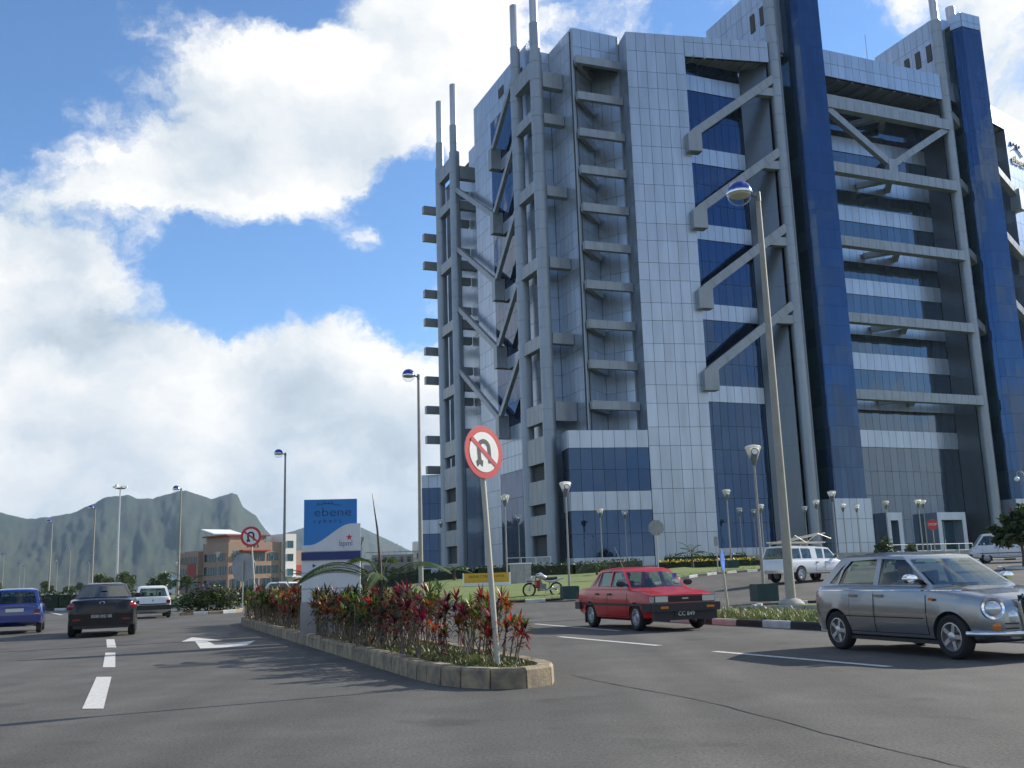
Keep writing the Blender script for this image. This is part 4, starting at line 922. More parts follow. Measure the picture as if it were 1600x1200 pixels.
        def pane(name, p0, p1, w0, w1, sg):
            (x0, z0), (x1, z1) = p0, p1; mb = MB(); nf = 8
            for i in range(nf + 1):
                f = -1 + 2 * i / nf; b = s.bow * (1 - f * f) * sg
                mb.v += [(x0 + b, f * w0, z0), (x1 + b * .8, f * w1, z1)]
            mb.f = [(2 * i, 2 * i + 2, 2 * i + 3, 2 * i + 1) for i in range(nf)]; mb.m = [0] * nf; mb.build(name, g, s.r, 60, fix=False)
        def on(p, q, z): t = (z - p[1]) / (q[1] - p[1]); return (p[0] + (q[0] - p[0]) * t, z)
        if front: pane('windscreen', on((xa - .03, za), (xb - .03, zb_), za + .03), on((xa - .03, za), (xb - .03, zb_), zb_ - .075), wb - fin - .02, wr - fin + .01, 1)
        if rear: pane('rear_window', on((xd + .03, zd), (xc + .03, zc), zd + .035), on((xd + .03, zd), (xc + .03, zc), zc - .08), wb - fin - .04, wr - fin - .01, -.7)
    def patch(s, name, x0, x1, z0, z1, off, m, parent=None, side=(-1, 1), nx=10, nz=6, slant=0.0):
        out = []
        for sd_ in side:
            mb = MB()
            for i in range(nx + 1):
                for j in range(nz + 1):
                    z = z0 + (z1 - z0) * j / nz; x = x0 + (x1 - x0) * i / nx + slant * (z - z0); mb.v.append((x, sd_ * (s.side_y(x, z) + off), z))
            mb.f = [(i * (nz + 1) + j, (i + 1) * (nz + 1) + j, (i + 1) * (nz + 1) + j + 1, i * (nz + 1) + j + 1) for i in range(nx) for j in range(nz)]; mb.m = [0] * len(mb.f)
            o = mb.build(name, m, parent or s.r, 60, fix=True); out.append(o)
        return out
    def doors(s, spans, z0, z1, handle='trim_black', hz=None):
        for x0, x1 in spans:
            gaps = s.patch('door_seal', x0 - .012, x1 + .012, z0 - .012, z1 + .008, .002, MT['trim_black'])
            for gq, sd_ in zip(gaps, (-1, 1)):
                d = s.patch('door', x0, x1, z0, z1, .006, s.paint, side=(sd_,))[0]; gq.parent = d
                xh = x0 + .10; zh = hz or z1 - .12
                mb = MB(); mb.box((xh, sd_ * (s.side_y(xh, zh) + .022), zh), (.15, .03, .035)); mb.build('handle', MT[handle], d)
    def boxp(s, name, c, d, m, rz=0.0, parent=None, smooth=None):
        mb = MB(); mb.box(c, d, rz); return mb.build(name, MT[m] if isinstance(m, str) else m, parent or s.r, smooth)
    def mirror(s, x, z, m, sides=(-1, 1), y=None):
        for sd_ in sides:
            yy = y or s.cab_y(z)
            mb = MB(); mb.lathe([(.02, -.04), (.075, -.03), (.095, .02), (.09, .04)], 14, Matrix.Translation((x, sd_ * (yy + .12), z + .07)) @ Matrix.Rotation(R(-90), 4, 'Y') @ Matrix.Diagonal((.75, 1.25, 1, 1))); o = mb.build('mirror', MT[m], s.r, 50)
            mb = MB(); mb.box((x + .01, sd_ * (yy + .03), z + .04), (.05, .12, .04)); mb.build('mirror_arm', MT['trim_black'], o)
    def plate(s, x, z, txt, front, fg='plate_ink', bg='plate_black', w=.5, h=.11, size=.095, tilt=0):
        sg = 1 if front else -1
        p = s.boxp('number_plate', (x, 0, z), (.015, w, h), bg)
        if not txt: return
        o = mobj('lettering', text_mesh(txt, size, MT[fg], extrude=.001), p)
        o.matrix_basis = Matrix.Translation((x + sg * .0095, 0, z)) @ Matrix.Rotation(R(90) * sg, 4, 'Z') @ Matrix.Rotation(R(90), 4, 'X')
    def seats(s, xf, xr, zs, zt):
        for y in (-.36, .36):
            mb = MB(); mb.box((xf - .02, y, zs), (.46, .46, .16)); mb.beam((xf - .24, y, zs + .05), (xf - .36, y, zt - .2), .46, .12); mb.beam((xf - .37, y, zt - .2), (xf - .39, y, zt), .24, .09); mb.build('seat', MT['seat_cloth'], s.r)
        mb = MB(); mb.box((xr, 0, zs), (.4, 1.1, .16)); mb.beam((xr - .2, 0, zs), (xr - .32, 0, zt - .15), 1.1, .12); mb.build('rear_seat', MT['seat_cloth'], s.r)
        (xa, za) = s.cab[0]; mb = MB(); mb.box((xa - .32, 0, za - .07), (.36, 2 * s.cab[4] - .2, .12)); mb.build('dashboard', MT['interior'], s.r)
        mb = MB(); mb.lathe([(.17, -.012), (.185, 0), (.17, .012)], 18, Matrix.Translation((xa - .58, -.36, za + .0)) @ Matrix.Rotation(R(-62), 4, 'Y'), caps=False); mb.build('steering_wheel', MT['trim_black'], s.r)
    def place(s, x, y, az, z=None):
        s.r.location = (x, y, GZ(x, y) if z is None else z); s.r.rotation_euler.z = R(90 - az); return s.r

# --- silver retro hatchback
c = Car('hatchback', 'silver retro hatchback with round chrome headlights turning out of the road', 'car', 'paint_silver',
        [(-1.84, .80), (-1.80, .90), (-1.6, .945), (-1.0, .955), (0, .945), (.7, .93), (.95, .90), (1.35, .855), (1.65, .80), (1.80, .73), (1.86, .62)],
        [(-1.84, .60), (-1.78, .70), (-1.55, .78), (-1.0, .805), (0, .808), (.9, .80), (1.4, .775), (1.7, .70), (1.82, .60), (1.86, .52)],
        [(-1.84, .34), (-1.6, .22), (-1, .19), (1.2, .19), (1.6, .21), (1.86, .27)],
        ((.98, .90), (.20, 1.375), (-1.16, 1.39), (-1.72, .92), .735, .575), (-1.15, 1.21), .285, 'star')
c.windows([[(.78, .945), (.26, 1.29), (-.22, 1.315), (-.22, .95)], [(-.32, .95), (-.32, 1.315), (-.92, 1.30), (-1.06, 1.18), (-1.14, .96)], [(-1.19, .965), (-1.12, 1.17), (-1.02, 1.27), (-1.14, 1.20), (-1.36, .975)]])
c.doors([(-.22, .80), (-.80, -.26)], .30, .90, 'paint_silver', .80)
c.patch('side_moulding', -1.0, .75, .50, .515, .012, MT['trim_black'], nz=1); c.patch('waist_line', -1.5, 1.5, .868, .878, .006, MT['chrome'], nz=1, nx=24)
c.seats(.02, -.78, .42, 1.12); c.mirror(.62, .96, 'chrome')
for sd_ in (-1, 1):
    Mh = Matrix.Translation((1.755, sd_ * .585, .645)) @ Matrix.Rotation(R(30 * sd_), 4, 'Z') @ Matrix.Rotation(R(84), 4, 'Y')
    mb = MB(); mb.lathe([(.115, -.10), (.145, 0), (.135, .045), (.105, .04)], 26, Mh, caps=False); hl = mb.build('headlight', MT['chrome'], c.r, 40)
    mb = MB(); mb.lathe([(.108, .01), (.09, .05), (.05, .072), (.01, .078)], 22, Mh); mb.build('lens', MT['lens_clear'], hl, 60)
    Mf = Matrix.Translation((1.86, sd_ * .38, .545)) @ Matrix.Rotation(R(10 * sd_), 4, 'Z') @ Matrix.Rotation(R(88), 4, 'Y')
    mb = MB(); mb.lathe([(.05, -.05), (.07, .01), (.05, .02), (.01, .03)], 18, Mf); mb.build('fog_lamp', MT['lens_clear'], c.r, 40)
    Mi = Matrix.Translation((1.80, sd_ * .585, .43)) @ Matrix.Rotation(R(35 * sd_), 4, 'Z') @ Matrix.Rotation(R(90), 4, 'Y')
    mb = MB(); mb.lathe([(.045, -.05), (.055, .01), (.02, .025)], 16, Mi); mb.build('indicator', MT['lens_amber'], c.r, 40)
    for dz in (-.03, .03): c.boxp('air_slot', (1.865, sd_ * .42, .43 + dz), (.03, .19, .018), 'trim_black', R(12 * sd_))
    c.boxp('side_repeater', (.93, sd_ * .812, .76), (.07, .02, .035), 'lens_amber')
    mb = MB(); mb.tube([(1.50, sd_ * .79, .335), (1.70, sd_ * .71, .335), (1.85, sd_ * .52, .335), (1.90, sd_ * .25, .335)], .035, 8); mb.build('bumper_bar', MT['chrome'], c.r, 50)
    mb = MB(); mb.lathe([(.05, -.02), (.06, .01), (.02, .02)], 14, Matrix.Translation((-1.79, sd_ * .62, .70)) @ Matrix.Rotation(R(-90), 4, 'Y')); mb.build('tail_light', MT['lens_red'], c.r, 40)
mb = MB()
for i in range(9): mb.box((1.868, 0, .43 + i * .042), (.03, .42 + .05 * i / 8, .012))
for i in range(11): mb.box((1.866, -.22 + i * .044, .60), (.02, .008, .38))
mb.box((1.85, 0, .60), (.03, .48, .40)); mb.build('grille', MT['trim_black'], c.r)
mb = MB(); mb.tube([(1.87, -.22, .40), (1.88, -.27, .70), (1.86, -.18, .80), (1.86, .18, .80), (1.88, .27, .70), (1.87, .22, .40)], .022, 8); mb.build('grille_surround', MT['chrome'], c.r, 50)
c.plate(1.905, .33, '', True, bg='plate_black', w=.46)
c.boxp('wiper', (.93, -.2, .945), (.02, .55, .015), 'trim_black', R(12)); c.boxp('sill', (0, 0, .2), (1.9, 1.5, .05), 'trim_black')
SILVER = c.place(5.93, 14.75, 161)

# --- red boxy sedan
c = Car('sedan', 'boxy red sedan with black bumpers and plate CC 849', 'car', 'paint_red',
        [(-2.10, .72), (-2.06, .86), (-1.95, .895), (-1.45, .915), (0, .90), (.75, .90), (.95, .895), (1.5, .845), (1.95, .775), (2.02, .735), (2.04, .64)],
        [(-2.10, .72), (-2.0, .77), (-1.5, .81), (0, .815), (1.2, .81), (1.8, .785), (2.0, .755), (2.04, .735)],
        [(-2.1, .36), (-1.8, .24), (-1, .20), (1.3, .20), (1.7, .22), (2.04, .24)],
        ((.98, .885), (.30, 1.345), (-.92, 1.355), (-1.44, .90), .745, .60), (-1.20, 1.23), .285, 'steel')
c.windows([[(.82, .935), (.33, 1.27), (-.14, 1.29), (-.14, .94)], [(-.21, .94), (-.21, 1.29), (-.80, 1.28), (-.86, .95)], [(-.91, .95), (-.85, 1.27), (-.92, 1.24), (-1.18, .96)]])
c.doors([(-.16, .84), (-.85, -.20)], .30, .87, 'trim_black', .78)
c.patch('side_moulding', -1.95, 1.9, .525, .58, .012, MT['trim_black'], nz=2, nx=24)
c.seats(.06, -.72, .40, 1.10); c.mirror(.70, .94, 'trim_black')
c.boxp('front_bumper', (2.04, 0, .50), (.20, 1.60, .17), 'trim_black'); c.boxp('front_apron', (2.0, 0, .33), (.12, 1.5, .20), 'trim_black'); c.boxp('rear_bumper', (-2.07, 0, .50), (.18, 1.58, .17), 'trim_black')
for sd_ in (-1, 1):
    c.boxp('bumper_corner', (1.86, sd_ * .785, .50), (.36, .10, .17), 'trim_black', R(-9 * sd_)); c.boxp('bumper_corner', (-1.9, sd_ * .785, .50), (.36, .09, .17), 'trim_black', R(6 * sd_))
    hl = c.boxp('headlight', (2.032, sd_ * .565, .672), (.06, .30, .12), 'lens_clear'); c.boxp('lens_rim', (2.024, sd_ * .565, .672), (.05, .33, .145), 'trim_black', parent=hl)
    c.boxp('corner_lamp', (1.985, sd_ * .745, .672), (.11, .06, .115), 'lens_clear', R(-14 * sd_)); c.boxp('indicator', (2.145, sd_ * .55, .50), (.02, .18, .05), 'lens_amber')
    c.boxp('tail_light', (-2.10, sd_ * .58, .72), (.05, .34, .14), 'lens_red'); c.boxp('mud_flap', (-1.52, sd_ * .72, .22), (.02, .17, .24), 'trim_black')
mb = MB()
for i in range(5): mb.box((2.045, 0, .625 + i * .023), (.02, .80, .010))
mb.box((2.03, 0, .672), (.03, .80, .125)); g_ = mb.build('grille', MT['trim_black'], c.r); c.boxp('badge', (2.058, 0, .68), (.012, .15, .025), 'chrome', parent=g_)
c.plate(2.07, .36, 'CC 849', True, w=.56, h=.12, size=.125)
c.boxp('wiper', (.98, -.25, .925), (.02, .5, .015), 'trim_black', R(10)); c.boxp('windscreen_sticker', (.80, .52, 1.03), (.01, .12, .10), 'plate_white', R(5)); c.boxp('windscreen_sticker', (.62, .55, 1.17), (.01, .11, .09), 'sign_blue', R(5))
mb = MB(); mb.cyl((.35, -.6, 1.34), (-.05, -.62, 1.85), .005, n=5); mb.build('aerial', MT['trim_black'], c.r)
RED = c.place(2.87, 23.8, 160.5)

# --- black sedan seen from behind
c = Car('sedan', 'glossy black sedan with rounded boot and plate 5550 DC 05', 'car', 'paint_black',
        [(-2.24, .70), (-2.21, .88), (-2.10, .965), (-1.7, 1.01), (-.5, 1.0), (.8, .98), (1.1, .94), (1.7, .84), (2.1, .70), (2.2, .58)],
        [(-2.22, .66), (-2.12, .80), (-1.7, .865), (0, .88), (1.2, .87), (1.8, .80), (2.2, .60)],
        [(-2.22, .36), (-2.0, .26), (-1.4, .20), (1.5, .20), (2.2, .26)],
        ((1.18, .94), (.32, 1.41), (-.85, 1.42), (-1.70, 1.02), .77, .555), (-1.35, 1.29), .315, 'star', .2)
c.windows([[(.95, .99), (.40, 1.34), (-.14, 1.37), (-.14, 1.0)], [(-.22, 1.0), (-.22, 1.355), (-.75, 1.335), (-1.10, 1.02)]], glass='car_glass_dark')
c.doors([(-.18, .90), (-.97, -.22)], .32, .96, 'paint_black', .86); c.seats(.05, -.85, .42, 1.16); c.mirror(.82, 1.0, 'paint_black')
c.boxp('rear_bumper', (-2.20, 0, .47), (.16, 1.60, .30), 'paint_black'); c.boxp('diffuser', (-2.19, 0, .29), (.14, 1.4, .10), 'trim_black')
for sd_ in (-1, 1):
    mb = MB(); mb.lathe([(.11, -.06), (.135, .0), (.10, .03), (.02, .04)], 20, Matrix.Translation((-2.12, sd_ * .72, .82)) @ Matrix.Rotation(R(25 * -sd_), 4, 'Z') @ Matrix.Rotation(R(-86), 4, 'Y') @ Matrix.Diagonal((.75, 1.25, 1, 1))); mb.build('tail_light', MT['lens_red'], c.r, 40)
    c.boxp('reflector', (-2.285, sd_ * .62, .47), (.012, .20, .04), 'lens_red'); c.boxp('headlight', (2.08, sd_ * .58, .62), (.1, .3, .12), 'lens_clear', R(-25 * sd_))
c.boxp('boot_seam', (-2.215, 0, .64), (.012, 1.1, .008), 'trim_black'); mb = MB(); mb.lathe([(.045, -.004), (.055, .0), (.045, .006)], 18, Matrix.Translation((-2.215, 0, .90)) @ Matrix.Rotation(R(-90), 4, 'Y') @ Matrix.Diagonal((.75, 1.2, 1, 1)), caps=False); mb.build('emblem', MT['chrome'], c.r, 40)
c.boxp('model_badge', (-2.222, .42, .74), (.006, .20, .025), 'chrome'); c.plate(-2.288, .55, '5550 DC 05', False, w=.54, h=.12, size=.105); c.boxp('brake_light', (-1.16, 0, 1.40), (.03, .16, .02), 'lens_red')
BLACK = c.place(-12.0, 29.6, -20)

def hatch(label, paint, plate_txt, kind):
    c = Car('hatchback', label, 'car', paint,
        [(-1.78, .76), (-1.75, .87), (-1.6, .90), (0, .90), (.7, .89), (.95, .86), (1.5, .78), (1.8, .68), (1.86, .58)],
        [(-1.78, .68), (-1.7, .735), (-1.3, .78), (0, .785), (1.2, .78), (1.7, .70), (1.86, .6)],
        [(-1.78, .36), (-1.6, .26), (-1, .20), (1.3, .20), (1.86, .25)],
        ((.95, .86), (.22, 1.35), (-1.32, 1.36), (-1.68, .88), .715, .58), (-1.15, 1.25), .275, 'steel', .16)
    c.windows([[(.75, .92), (.26, 1.26), (-.22, 1.28), (-.22, .93)], [(-.30, .93), (-.30, 1.28), (-1.12, 1.27), (-1.34, .95)]], fin=.07 if kind == 'white' else .055)
    c.doors([(-.28, .80)], .30, .85, 'trim_black', .76); c.seats(.05, -.75, .40, 1.10); c.mirror(.62, .92, 'trim_black')
    m = 'trim_black' if kind == 'white' else paint
    c.boxp('rear_bumper', (-1.78, 0, .46), (.15, 1.50, .20), m); c.boxp('front_bumper', (1.85, 0, .42), (.14, 1.35, .2), m)
    for sd_ in (-1, 1):
        c.boxp('tail_light', (-1.775, sd_ * .63, .70 if kind == 'white' else .66), (.05, .16, .15), 'lens_red'); c.boxp('headlight', (1.82, sd_ * .52, .62), (.06, .3, .12), 'lens_clear')
        c.boxp('reversing_light', (-1.78, sd_ * .63, .60), (.045, .14, .03), 'lens_clear'); c.boxp('mud_flap', (-1.45, sd_ * .70, .2), (.02, .15, .2), 'trim_black')
    c.boxp('rear_wiper', (-1.74, .1, .96), (.015, .42, .02), 'trim_black'); c.boxp('number_light', (-1.79, 0, .78 if kind == 'blue' else .60), (.03, .5, .02), 'trim_black')
    c.plate(-1.795, .72 if kind == 'blue' else .50, plate_txt, False, fg='plate_ink' if kind == 'white' else 'plate_black', bg='plate_black' if kind == 'white' else 'plate_white', size=.09)
    if kind == 'white': c.boxp('tailgate_band', (-1.775, 0, .60), (.03, 1.10, .05), 'trim_black'); c.boxp('emblem', (-1.782, 0, .76), (.012, .07, .07), 'chrome')
    return c
BLUE = hatch('bright blue hatchback partly cut off beside the black sedan', 'paint_bluecar', '', 'blue').place(-16.2, 33.0, -23)
WHITE = hatch('small white hatchback with black tail band ahead of the black sedan', 'paint_whitecar', '', 'white').place(-16.4, 45.4, -23)
PARKED = hatch('pale parked car seen over the hedge of the median', 'paint_whitecar', '', 'white').place(-15.2, 67.5, 120)

# --- white double-cab pickup with canopy and ladder rack
c = Car('pickup', 'white double-cab pickup with canopy and roof ladders on the service road', 'pickup', 'paint_whitecar',
        [(-2.45, .95), (-2.42, 1.02), (-1.0, 1.03), (.5, 1.02), (1.1, 1.02), (1.35, 1.0), (2.1, .93), (2.4, .84), (2.46, .66)],
        [(-2.45, .80), (-2.3, .835), (0, .845), (1.6, .84), (2.2, .79), (2.46, .68)], [(-2.45, .48), (-2, .40), (-1, .36), (1.5, .36), (2.46, .40)],
        ((1.42, .99), (.80, 1.60), (-2.12, 1.68), (-2.42, 1.03), .79, .66), (-1.50, 1.50), .36, 'steel', .2)
c.windows([[(1.18, 1.06), (.80, 1.50), (.42, 1.53), (.36, 1.07)], [(.24, 1.07), (.30, 1.53), (-.22, 1.55), (-.22, 1.08)], [(-.62, 1.08), (-.62, 1.48), (-.72, 1.54), (-1.30, 1.55), (-1.30, 1.08)], [(-1.38, 1.08), (-1.38, 1.55), (-2.0, 1.55), (-2.12, 1.08)]])
c.doors([(.28, 1.15), (-.40, .22)], .50, 1.0, 'trim_black', .90); c.seats(.30, -.30, .70, 1.3); c.mirror(1.05, 1.08, 'chrome')
for dx, w_, z_ in ((.55, .03, .84), (.62, .05, .83), (.70, .04, .84), (.78, .05, .83), (.86, .05, .84), (.94, .04, .83)): c.boxp('door_lettering', (dx, -.862, z_), (w_, .006, .035), 'sign_blue')
c.boxp('rear_bumper', (-2.5, 0, .50), (.14, 1.5, .16), 'chrome'); c.boxp('front_bumper', (2.46, 0, .52), (.14, 1.55, .2), 'trim_black')
for sd_ in (-1, 1):
    c.boxp('tail_light', (-2.46, sd_ * .72, .78), (.04, .12, .26), 'lens_red'); c.boxp('headlight', (2.38, sd_ * .6, .76), (.1, .3, .14), 'lens_clear'); c.boxp('mud_flap', (-1.95, sd_ * .7, .3), (.02, .2, .3), 'trim_black')
PICK = c.place(13.9, 48.8, 54)
def ladder(lb, p, q):
    mb = MB(); P, Q = Vector(p), Vector(q); sd = Vector((0, .19, 0))
    r = empty('ladder', PICK.location, PICK.rotation_euler.z, lb, 'ladder')
    for s_ in (-1, 1):
        m_ = MB(); m_.beam(P + sd * s_, Q + sd * s_, .03, .07); m_.build('rail', MT['galv'], r)
    for i in range(9):
        a = P.lerp(Q, (i + .7) / 9.4); m_ = MB(); m_.cyl(a - sd, a + sd, .016, n=6); m_.build('rung', MT['galv'], r)
ladder('aluminium ladder lying flat along the pickup roof', (-2.3, .25, 1.86), (1.6, .25, 1.86))
ladder('tilted aluminium ladder tied across the pickup roof rack', (-2.2, -.3, 1.86), (.9, -.3, 2.28))
for x in (-1.9, -.7, .4):
    m_ = MB()
    for y in (-.6, .6): m_.cyl((x, y, 1.58), (x, y, 1.80), .02, n=6)
    m_.cyl((x, -.65, 1.80), (x, .65, 1.80), .02, n=6); m_.build('rack_bar', MT['galv'], PICK)
m_ = MB(); m_.tube([(-1.9, -.6, 1.8), (-1.5, -.6, 2.15), (-.7, -.6, 1.82), (.2, -.6, 2.25), (1.2, -.6, 2.0)], .018, 6); m_.build('rack_rail', MT['galv'], PICK)

# --- white van behind the flowering tree
c = Car('van', 'white van parked behind the flowering tree near the tower', 'van', 'paint_whitecar',
        [(-2.3, 1.0), (-2.25, 1.10), (0, 1.10), (1.9, 1.09), (2.2, 1.0), (2.32, .80), (2.36, .6)], [(-2.3, .78), (-2.1, .83), (0, .845), (1.9, .83), (2.35, .66)], [(-2.3, .36), (-1.8, .28), (1.8, .28), (2.35, .34)],
        ((2.16, 1.04), (1.55, 1.86), (-2.05, 1.90), (-2.26, 1.10), .80, .70), (-1.35, 1.45), .31, 'steel', .18)
c.windows([[(1.93, 1.13), (1.50, 1.72), (1.0, 1.73), (1.0, 1.13)], [(.85, 1.13), (.85, 1.73), (-.45, 1.74), (-.45, 1.13)], [(-.55, 1.13), (-.55, 1.74), (-1.9, 1.74), (-2.0, 1.14)]])
c.doors([(.78, 1.65), (-.5, .70)], .42, 1.06, 'trim_black', .95); c.seats(.9, -.4, .75, 1.4); c.mirror(1.55, 1.14, 'lamp_white')
c.patch('side_moulding', -2.1, 2.0, .58, .63, .01, MT['trim_black'], nz=1, nx=20)
for sd_ in (-1, 1): c.boxp('tail_light', (-2.3, sd_ * .74, .95), (.04, .12, .4), 'lens_red'); c.boxp('headlight', (2.28, sd_ * .56, .72), (.08, .3, .16), 'lens_clear')
c.boxp('front_bumper', (2.36, 0, .46), (.12, 1.5, .22), 'trim_black'); c.boxp('rear_bumper', (-2.33, 0, .46), (.1, 1.5, .2), 'trim_black')
VAN = c.place(32.2, 66.5, -72)

# --- parked trail motorbike
mat('bike_silver', (.55, .54, .58), .3, metal=.5); mat('bike_red', (.35, .015, .015), .35, coat=.5)
BK = empty('motorbike', (0, 0, 0), 0, 'red and silver trail motorbike parked at the kerb of the lawn', 'motorbike')
for x in (-.68, .70):
    mb = MB(); mb.lathe([(.30 + .045 * math.cos(t), .04 * math.sin(t)) for t in frange(0, 2 * math.pi, 10)], 26, Matrix.Translation((x, 0, .34)) @ Matrix.Rotation(R(90), 4, 'X'), caps=False); w_ = mb.build('wheel', MT['tyre'], BK, 60)
    mb = MB(); mb.lathe([(.265, -.02), (.255, 0), (.265, .02)], 24, Matrix.Translation((x, 0, .34)) @ Matrix.Rotation(R(90), 4, 'X'), caps=False)
    for i in range(10):
        a = math.pi * i / 5; mb.cyl((x, 0, .34), (x + .26 * math.cos(a), 0, .34 + .26 * math.sin(a)), .004, n=4)
    mb.cyl((x, -.06, .34), (x, .06, .34), .045, n=10); mb.build('rim', MT['rim_steel'], w_)
mb = MB()
for y in (-.09, .09): mb.tube([(.70, y, .34), (.42, y, 1.0)], .022, 6)
mb.build('fork', MT['bike_silver'], BK); mb = MB(); mb.tube([(.36, -.38, 1.12), (.40, -.2, 1.08), (.42, 0, 1.03), (.40, .2, 1.08), (.36, .38, 1.12)], .014, 6)
for y in (-.3, .3): mb.tube([(.38, y, 1.1), (.40, y * 1.1, 1.32)], .008, 5); mb.box((.40, y * 1.15, 1.36), (.02, .11, .07))
mb.build('handlebar', MT['trim_black'], BK); mb = MB(); mb.lathe([(.05, -.04), (.085, .0), (.07, .04)], 14, Matrix.Translation((.56, 0, .92)) @ Matrix.Rotation(R(80), 4, 'Y')); mb.build('headlight', MT['lens_clear'], BK, 40)
mb = MB(); mb.tube([(.35, 0, .98), (.15, 0, 1.0), (-.12, 0, .88)], [.10, .15, .09], 10); mb.build('fuel_tank', MT['bike_silver'], BK, 60)
mb = MB(); mb.tube([(-.08, 0, .86), (-.35, 0, .83), (-.70, 0, .86)], [.07, .09, .08], 8); mb.build('saddle', MT['trim_black'], BK, 60)
mb = MB(); mb.tube([(-.1, 0, .76), (-.5, 0, .72), (-.98, 0, .86)], [.05, .09, .05], 8); mb.box((-.98, 0, .84), (.06, .1, .08)); mb.build('tail_panel', MT['bike_silver'], BK, 60)
mb = MB(); mb.box((.05, 0, .45), (.34, .26, .30)); mb.cyl((.1, 0, .55), (.22, 0, .80), .10, n=10); mb.build('engine', MT['bolt'], BK)
mb = MB(); mb.tube([(.40, 0, .95), (.05, 0, .84), (-.35, 0, .66), (-.30, 0, .35), (.25, 0, .28), (.40, 0, .95)], .025, 6); mb.tube([(-.30, .09, .38), (-.68, .09, .34)], .022, 6); mb.tube([(-.30, -.09, .38), (-.68, -.09, .34)], .022, 6); mb.build('frame', MT['trim_black'], BK)
mb = MB(); mb.box((.30, 0, .60), (.16, .30, .34), 0); mb.box((.62, 0, .74), (.42, .15, .03)); mb.build('fairing', MT['bike_red'], BK); mb = MB(); mb.tube([(.2, .13, .4), (-.1, .15, .3), (-.8, .16, .5)], [.02, .025, .045], 8); mb.build('exhaust', MT['bike_silver'], BK, 60)
mb = MB(); mb.cyl((-.1, .1, .3), (-.02, .34, .0), .012, n=5); mb.build('side_stand', MT['bolt'], BK)
BK.location = (1.15, 48.6, GZ(1.15, 48.6) + .13); BK.rotation_euler = (R(-8), 0, R(200))

# --- drivers
mat('skin', (.22, .12, .075), .6); mat('shirt', (.30, .31, .33), .9); mat('shirt_dark', (.05, .055, .08), .9); mat('hair', (.012, .010, .009), .7)
def seated_person(label, car, x, y, zs, shirt):
    V = [((0, 0, .10), .15), ((-.06, 0, .34), .155), ((-.09, 0, .50), .10), ((-.085, 0, .58), .055), ((-.07, 0, .66), .085), ((-.06, 0, .76), .09), ((-.065, 0, .82), .065),
         ((-.08, .19, .48), .065), ((.06, .26, .28), .045), ((.30, .16, .36), .032), ((.37, .13, .38), .028),
         ((-.08, -.19, .48), .065), ((.06, -.26, .28), .045), ((.30, -.16, .36), .032), ((.37, -.13, .38), .028),
         ((.05, .10, .07), .10), ((.42, .13, .14), .065), ((.58, .13, -.22), .045), ((.70, .13, -.24), .035), ((.05, -.10, .07), .10), ((.42, -.13, .14), .065), ((.58, -.13, -.22), .045), ((.70, -.13, -.24), .035)]
    E = [(0, 1), (1, 2), (2, 3), (3, 4), (4, 5), (5, 6), (2, 7), (7, 8), (8, 9), (9, 10), (2, 11), (11, 12), (12, 13), (13, 14), (0, 15), (15, 16), (16, 17), (17, 18), (0, 19), (19, 20), (20, 21), (21, 22)]
    for sg, w in ((1, 10), (-1, 14)):
        b = V[w][0]
        for k in range(5):
            i = len(V); V.append(((b[0] + .035, b[1] - sg * (-.02 + .018 * k), b[2] + .01 + .005 * k), .010)); V.append(((b[0] + .055, b[1] - sg * (-.02 + .018 * k), b[2] + .035), .009)); E.append((w, i)); E.append((i, i + 1))
    me = bpy.data.meshes.new('person'); me.from_pydata([v for v, _ in V], E, []); o = mobj('tmp_base', me)
    md = o.modifiers.new('skin', 'SKIN'); ms = o.modifiers.new('sub', 'SUBSURF'); ms.levels = 1; ms.render_levels = 1
    for i, (v, rr) in enumerate(V):
        o.data.skin_vertices[0].data[i].radius = (rr, rr); o.data.skin_vertices[0].data[i].use_root = (i == 0)
    dg = bpy.context.evaluated_depsgraph_get(); m2 = bpy.data.meshes.new_from_object(o.evaluated_get(dg)); bpy.data.objects.remove(o)
    m2.materials.clear(); m2.materials.append(MT[shirt]); m2.materials.append(MT['skin'])
    for p in m2.polygons:
        c_ = p.center; p.material_index = 1 if c_.z > .56 or (c_.x > .16 and c_.z > .2 and abs(c_.y) > .08 and c_.z > .26) else 0
    m2.shade_smooth(); pr = mobj('person', m2); tag(pr, label, 'person')
    mb = MB(); mb.lathe([(.105 * math.sin(t) + .001, .115 * math.cos(t)) for t in frange(math.pi * .55, .05, 7)], 16, Matrix.Translation((-.085, 0, .77)) @ Matrix.Rotation(R(-18), 4, 'Y')); mb.build('hair', MT['hair'], pr, 60)
    mb = MB(); mb.cyl((.03, 0, .735), (.055, 0, .70), .012, .018, 6); mb.build('nose', MT['skin'], pr)
    M = Matrix.Translation(car.location) @ Matrix.Rotation(car.rotation_euler.z, 4, 'Z')
    pr.location = M @ Vector((x, y, zs)); pr.rotation_euler.z = car.rotation_euler.z
seated_person('driver in a grey shirt at the wheel of the silver hatchback', SILVER, .0, -.36, .44, 'shirt')
seated_person('driver in dark clothes at the wheel of the red sedan', RED, .05, -.36, .42, 'shirt_dark')
